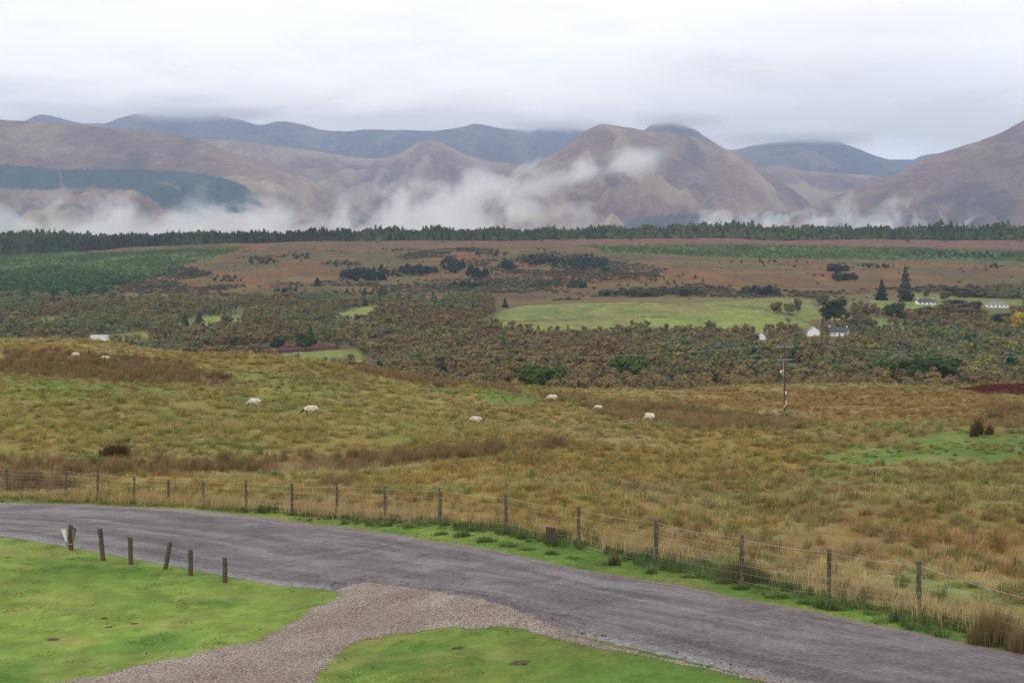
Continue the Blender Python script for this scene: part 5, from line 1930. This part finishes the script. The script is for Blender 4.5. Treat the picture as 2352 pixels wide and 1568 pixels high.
def make_sheep(px, py, rz, label, dark=False, scale=1.0, sink=.12, head_low=True):
    X, Y, Z = hit(px, py)
    r = empty('sheep', (X, Y, Z - sink), rz)
    tag(r, label, 'sheep', 'sheep grazing in the rough field')
    r.scale = (scale * .9,) * 3
    hz = .26 if head_low else .62
    # +x is the tail, -x the head
    V = [(0.0, 0, .60), (.38, 0, .62), (.52, 0, .60), (-.30, 0, .62), (-.50, 0, .58), (-.66, 0, .5 if head_low else .72), (-.80, 0, hz + .08), (-.94, 0, hz - .06)]
    E = [(0, 1), (1, 2), (0, 3), (3, 4), (4, 5), (5, 6), (6, 7)]
    Rd = [(.20, .20), (.18, .18), (.10, .10), (.19, .19), (.13, .14), (.085, .09), (.080, .085), (.045, .05)]
    for sx, parent_i, bend in ((-.30, 3, -.03), (.38, 1, .06)):
        for sy in (-.13, .13):
            b0 = len(V)
            V += [(sx, sy, .42), (sx + bend, sy, .25), (sx - bend * .3, sy, .03), (sx - .03, sy, .0)]
            E += [(parent_i, b0), (b0, b0 + 1), (b0 + 1, b0 + 2), (b0 + 2, b0 + 3)]
            Rd += [(.075, .075), (.040, .040), (.030, .030), (.035, .030)]
    for sy in (-1, 1):
        b0 = len(V)
        V += [(-.77, .13 * sy, hz + .10)]
        E += [(6, b0)]
        Rd += [(.022, .03)]
    skin_mesh('body', V, E, Rd, m_face_b if dark else m_face_w, r)
    FV = [(0, 0, .62), (.28, 0, .63), (.46, 0, .62), (.58, 0, .57), (.62, 0, .44), (-.24, 0, .63), (-.44, 0, .60), (-.60, 0, .50 if head_low else .66)]
    FE = [(0, 1), (1, 2), (2, 3), (3, 4), (0, 5), (5, 6), (6, 7)]
    FR = [(.30, .27), (.30, .27), (.26, .24), (.14, .14), (.045, .045), (.27, .26), (.20, .19), (.12, .12)]
    fl = skin_mesh('fleece', FV, FE, FR, m_wool, r)
    rg = np.random.default_rng(int(px))
    co_ = np.empty(len(fl.data.vertices) * 3, np.float32)
    fl.data.vertices.foreach_get('co', co_)
    co_ = co_.reshape(-1, 3)
    co_ += (rg.uniform(-1, 1, co_.shape) * .012).astype(np.float32)
    fl.data.vertices.foreach_set('co', co_.ravel())
    return r


make_sheep(584, 935, R_(-12), 'pale faced white sheep grazing on the slope, uphill of the dark faced one', False, 1.05, .04)
make_sheep(714, 954, R_(4), 'white sheep with a dark face and dark legs grazing with head low', True, 1.15, .04)
make_sheep(1092, 969, R_(2), 'white sheep with its legs hidden in the tall grass in mid field', False, 1.05, .3)
make_sheep(1268, 921, R_(-18), 'white sheep standing at the tip of the green slope near the crest', False, 1.15)
make_sheep(1374, 941, R_(-30), 'smallest distant white sheep left of the brown rush patch', False, .95, .22)
make_sheep(1492, 967, R_(-55), 'white sheep turned mostly away, nearest to the tall power pole', False, 1.2, .15)
make_sheep(241, 824, R_(6), 'white sheep just under the crest of the left hill, in the rushes', False, .95, .40)
make_sheep(173, 816, R_(0), 'barely visible sheep lying in brown rushes left of another one under the crest', False, .9, .40)


# ------------------------------------------------------------------ single rush clumps and verge weeds
def clump(px, py, hpx, wpx, n, colr, tip, name, label, cat, group, lean=.35, bw=.012):
    X, Y, Z = hit(px, py)
    h = hpx / F * Y
    w = wpx / F * Y / 2
    k = 26
    rg = np.random.default_rng(int(px) * 7 + int(py))
    a_, r_ = rg.uniform(0, 6.28, k), np.sqrt(rg.uniform(0, 1, k))
    P_ = np.column_stack([np.cos(a_) * r_ * w, np.sin(a_) * r_ * w * .7])
    hk = h * (1 - .6 * r_ ** 2) * rg.uniform(.75, 1.1, k)
    ck = np.repeat(np.array([colr]), k, 0) * rg.uniform(.75, 1.3, (k, 1))
    zk = np.array([float(ground_z(X + p[0], Y + p[1])) - Z for p in P_])
    v, t_, q, c1 = blades(P_, zk, hk, np.full(k, bw * Y / 35), max(n // k, 8), lean, ck, np.full(k, w * .3), int(px), tip, (.12, 0))
    o_ = link(name, make_mesh(name, v, t_, q, c1), m_grass, None, (X, Y, Z))
    tag(o_, label, cat, group)
    return o_


gR, gW = 'separate rush clumps in the field', 'weed tufts along the fence foot'
RB, RT, DG = (.075, .060, .028), (.27, .17, .085), (.055, .085, .028)
clump(2243, 1002, 56, 24, 520, (.060, .055, .022), RT, 'rush_clump', 'tall dark rush clump on the bright green patch at the right, its left one', 'plant', gR)
clump(2272, 998, 34, 16, 260, (.070, .065, .026), RT, 'rush_clump', 'lower dark rush clump on the bright green patch at the right, its right one', 'plant', gR)
clump(2285, 965, 26, 46, 300, (.060, .055, .022), RT, 'rush_clump', 'dark rush clump behind the two on the bright green patch', 'plant', gR)
clump(266, 1046, 42, 62, 1000, (.090, .060, .030), (.14, .09, .045), 'rush_clump', 'big lone brown rush clump on the slope left of the sheep', 'plant', gR, .6)
clump(505, 868, 26, 44, 340, (.085, .070, .030), RT, 'rush_clump', 'round olive brown rush clump right of the rush bed near the left crest', 'plant', gR, .5)
clump(1804, 960, 16, 40, 240, (.070, .075, .030), RT, 'rush_clump', 'dark rush clump at the foot of the tall power pole', 'plant', gR, .5)
clump(1762, 960, 20, 34, 220, (.080, .070, .035), RT, 'rush_clump', 'rush clump just left of the tall power pole foot', 'plant', gR, .5)
clump(1695, 1335, 84, 110, 1100, (.10, .105, .045), (.27, .22, .11), 'rush_clump', 'tall grey green rush clump hiding the base of a fence post on the right', 'plant', gR, .4)
clump(2300, 1478, 112, 130, 1500, (.120, .105, .045), (.36, .23, .11), 'rush_clump', 'largest rush clump at the right edge behind the fence', 'plant', gR, .3)
clump(2385, 1500, 112, 130, 1300, (.120, .105, .045), (.36, .23, .11), 'rush_clump', 'rush clump cut by the right edge of the view behind the fence', 'plant', gR, .3)
clump(60, 1118, 34, 90, 500, (.055, .055, .022), (.12, .08, .04), 'rush_clump', 'dark rush clump where the fence begins at the far left', 'plant', gR, .5)
clump(1412, 1298, 46, 26, 200, (.08, .075, .035), RT, 'rush_clump', 'brown rush clump behind the fence right of the dark stump', 'plant', gR, .3)
weed = [(750, 1187, 14, 34, 'left of the seventh visible fence bay'), (765, 1190, 26, 24, 'under the fence post left of centre'), (790, 1192, 18, 26, 'just right of the post left of centre'),
        (880, 1206, 18, 40, 'under the post at the centre left'), (940, 1212, 22, 40, 'between two posts left of centre'), (1010, 1228, 24, 44, 'at the post with the dark shadow'),
        (1060, 1232, 26, 60, 'in the middle of the bay left of centre post'), (1120, 1244, 26, 56, 'left of the centre fence post'), (1170, 1254, 30, 56, 'at the foot of the centre fence post'),
        (1210, 1262, 26, 44, 'right of the centre fence post'), (1268, 1272, 20, 40, 'below the dark stump'), (1320, 1282, 22, 50, 'under the post right of the stump'),
        (1390, 1296, 24, 60, 'in the bay right of the stump'), (1496, 1316, 38, 36, 'dark leafed, at the post right of centre'), (1580, 1326, 20, 50, 'in the third bay from the right'),
        (1660, 1338, 26, 50, 'left of the tall grey green rush clump'), (1700, 1352, 34, 40, 'in front of the tall grey green rush clump'), (1780, 1372, 26, 60, 'right of the tall grey green rush clump'),
        (1850, 1386, 24, 50, 'left of the second post from the right'), (1935, 1400, 28, 60, 'right of the second post from the right'), (2000, 1410, 24, 50, 'in the bay left of the nearest post'),
        (2085, 1424, 26, 56, 'at the foot of the nearest fence post'), (2140, 1434, 24, 50, 'right of the nearest fence post'), (2240, 1462, 24, 70, 'below the largest rush clump')]
for (px, py, hp, wp, where) in weed:
    clump(px, py, hp * random.uniform(.6, 1.0), wp * .8, 300, tuple(1.9 * np.array((.060, .098, .030)) * random.uniform(.75, 1.15)), (.22, .25, .09), 'weed_tuft', 'dark green weed tuft ' + where, 'plant', gW, .8, .016)

# worm casts / mole scrapes on the lawn
m_soil = simple_mat('dark_soil', (.075, .065, .035), .95, .3, 12)
for (px, py, w_, lab) in ((123, 1468, .22, 'bare dark soil scrape low on the left lawn'), (250, 1440, .12, 'small soil scrape in the middle of the left lawn'), (308, 1432, .13, 'right soil scrape of the small three on the left lawn'),
                          (240, 1420, .12, 'upper soil scrape on the left lawn'), (1195, 1522, .30, 'dark soil scrape on the right lawn'), (1052, 1488, .18, 'small dark hollow near the top of the right lawn')):
    m = MB()
    X, Y, Z = hit(px, py)
    vs, fs, n0 = [(0.0, 0.0, .03)], [], 18
    for q_ in range(1, 5):
        for k_ in range(n0):
            a = 6.2832 * k_ / n0
            rr = .6 * w_ * q_ / 4 * random.uniform(.6, 1.35)
            xx, yy = math.cos(a) * rr * 1.3, math.sin(a) * rr * 1.1
            zz = float(ground_z(X + xx, Y + yy)) - Z
            vs.append((xx, yy, zz + (random.uniform(.0, .035) if q_ < 4 else -.02)))
    for k_ in range(n0):
        k2 = (k_ + 1) % n0
        fs.append((0, 1 + k_, 1 + k2))
        for q_ in range(3):
            b0 = 1 + q_ * n0
            fs.append((b0 + k_, b0 + n0 + k_, b0 + n0 + k2, b0 + k2))
    m.add(vs, fs)
    o = m.build('soil_scrape', m_soil)
    o.location = (X, Y, Z)
    tag(o, lab, 'soil patch', 'soil scrapes on the lawns')


# ------------------------------------------------------------------ mist and haze
def mist(name, box, fn, dens, seed):
    """box: px0, px1, py_low, py_high at depth Y0..Y1; fn builds the density envelope from generated coordinates"""
    px0, px1, pl, ph, Y0, Y1 = box
    Ym = (Y0 + Y1) / 2
    x0, x1 = (px0 - 1176) / F * Ym, (px1 - 1176) / F * Ym
    z0, z1 = z_of(Ym, pl), z_of(Ym, ph)
    m = MB()
    m.box(x0, x1, Y0, Y1, z0, z1)
    mat = bpy.data.materials.new(name + '_air')
    mat.use_nodes = True
    t = mat.node_tree
    t.nodes.clear()
    out = nd(t, 'ShaderNodeOutputMaterial')
    pv_ = nd(t, 'ShaderNodeVolumePrincipled')
    pv_.inputs['Color'].default_value = (.97, .975, .99, 1)
    t.links.new(pv_.outputs[0], out.inputs['Volume'])
    tcn = nd(t, 'ShaderNodeTexCoord')
    g_ = nd(t, 'ShaderNodeSeparateXYZ')
    t.links.new(tcn.outputs['Generated'], g_.inputs[0])
    ad = nd(t, 'ShaderNodeVectorMath', operation='ADD')
    t.links.new(tcn.outputs['Object'], ad.inputs[0])
    ad.inputs[1].default_value = (seed * 311.0, seed * 77.0, 0)
    nz = noise(t, vmul(t, ad.outputs[0], (1.0, .5, 1.1)), .0085, 7, .66, .55)
    nl_ = noise(t, vmul(t, ad.outputs[0], (1, .3, .3)), .0028, 2, .5, 0)
    d = fn(t, g_.outputs[0], g_.outputs[1], g_.outputs[2], nz, nl_)
    t.links.new(val(t, 'MULTIPLY', val(t, 'MAXIMUM', d, 0.0), dens), pv_.inputs['Density'])
    o_ = link(name, m.mesh(name), mat)
    tag(o_, kind='stuff')
    return o_


def edge_fade(t, x, e=.08):
    a = sstep(t, x, 0.0, e)
    b_ = sstep(t, x, 1.0, 1.0 - e)
    return val(t, 'MULTIPLY', a, b_)


def bank(thr, slope, xs_=None):
    def fn(t, x, y, z, nz, nl_):
        q = val(t, 'ADD', val(t, 'ADD', .5, val(t, 'MULTIPLY', val(t, 'SUBTRACT', nz, .5), 2.6)), val(t, 'MULTIPLY', val(t, 'SUBTRACT', nl_, .5), .7))
        if xs_:
            crv = nd(t, 'ShaderNodeFloatCurve')
            cm = crv.mapping.curves[0]
            for i, (a, b_) in enumerate(xs_):
                if i < 2:
                    cm.points[i].location = (a, b_)
                else:
                    cm.points.new(a, b_)
            crv.mapping.update()
            t.links.new(x, crv.inputs['Value'])
            zc = val(t, 'SUBTRACT', z, crv.outputs[0])
        else:
            zc = z
        q = val(t, 'SUBTRACT', q, val(t, 'ADD', thr, val(t, 'MULTIPLY', zc, slope)))
        q = val(t, 'ADD', val(t, 'MULTIPLY', sstep(t, q, -.02, .16), .10), val(t, 'MULTIPLY', val(t, 'MAXIMUM', q, 0.0), .6))
        return val(t, 'MULTIPLY', val(t, 'MULTIPLY', q, edge_fade(t, x)), edge_fade(t, z, .12))
    return fn


mist('mist', (-300, 1290, 590, 405, 3230, 3480), bank(.00, .90, [(0, .0), (1, .14), (.12, .04), (.28, .10), (.42, .02), (.55, .0), (.72, .16), (.82, .26), (.92, .20)]), .018, 1)


def streak_fn(t, x, y, z, nz, nl_):
    # a band that climbs the hillside towards the right
    line = val(t, 'ADD', .12, val(t, 'MULTIPLY', x, .80))
    dz = val(t, 'ABSOLUTE', val(t, 'SUBTRACT', z, line))
    q = val(t, 'SUBTRACT', val(t, 'ADD', nz, val(t, 'MULTIPLY', val(t, 'SUBTRACT', nl_, .5), .35)), val(t, 'ADD', .385, val(t, 'MULTIPLY', dz, .85)))
    return val(t, 'MULTIPLY', val(t, 'MULTIPLY', q, edge_fade(t, x, .15)), edge_fade(t, z, .12))


mist('mist', (860, 1560, 540, 330, 3600, 3800), streak_fn, .042, 2)
mist('mist', (1250, 1700, 560, 400, 3560, 3720), bank(.30, .50), .012, 5)
mist('mist', (1600, 1960, 580, 430, 3300, 3450), bank(.14, .66), .034, 3)
mist('mist', (1880, 2300, 580, 430, 3300, 3450), bank(.14, .66), .034, 4)


def cap_fn(t, x, y, z, nz, nl_):
    dx = val(t, 'MULTIPLY', val(t, 'SUBTRACT', x, .5), 2.0)
    q = val(t, 'SUBTRACT', 1.0, val(t, 'MULTIPLY', dx, dx))
    q = val(t, 'MULTIPLY', q, sstep(t, val(t, 'ADD', z, val(t, 'MULTIPLY', val(t, 'SUBTRACT', nz, .5), .7)), .25, .95))
    return val(t, 'MULTIPLY', q, sstep(t, z, 1.0, .85))


for j, (a0, a1, lo, hi, Yc) in enumerate(((300, 660, 292, 246, 8500), (1150, 1420, 316, 276, 8500), (1450, 1670, 304, 262, 7300), (1640, 2030, 352, 296, 8150))):
    mist('mist', (a0, a1, lo, hi, Yc * 1.9 - 60, Yc * 1.9 + 520), cap_fn, .0085, 10 + j)

m = MB()
m.box(-17000, 17000, -60, 26200, -60, 2420)
mat = bpy.data.materials.new('valley_air')
mat.use_nodes = True
t = mat.node_tree
t.nodes.clear()
out = nd(t, 'ShaderNodeOutputMaterial')
pvv = nd(t, 'ShaderNodeVolumePrincipled')
pvv.inputs['Color'].default_value = (.57, .71, 1.0, 1)
pvv.inputs['Density'].default_value = 4.8e-5
t.links.new(pvv.outputs[0], out.inputs['Volume'])
o = link('haze', m.mesh('haze'), mat)
tag(o, kind='stuff')
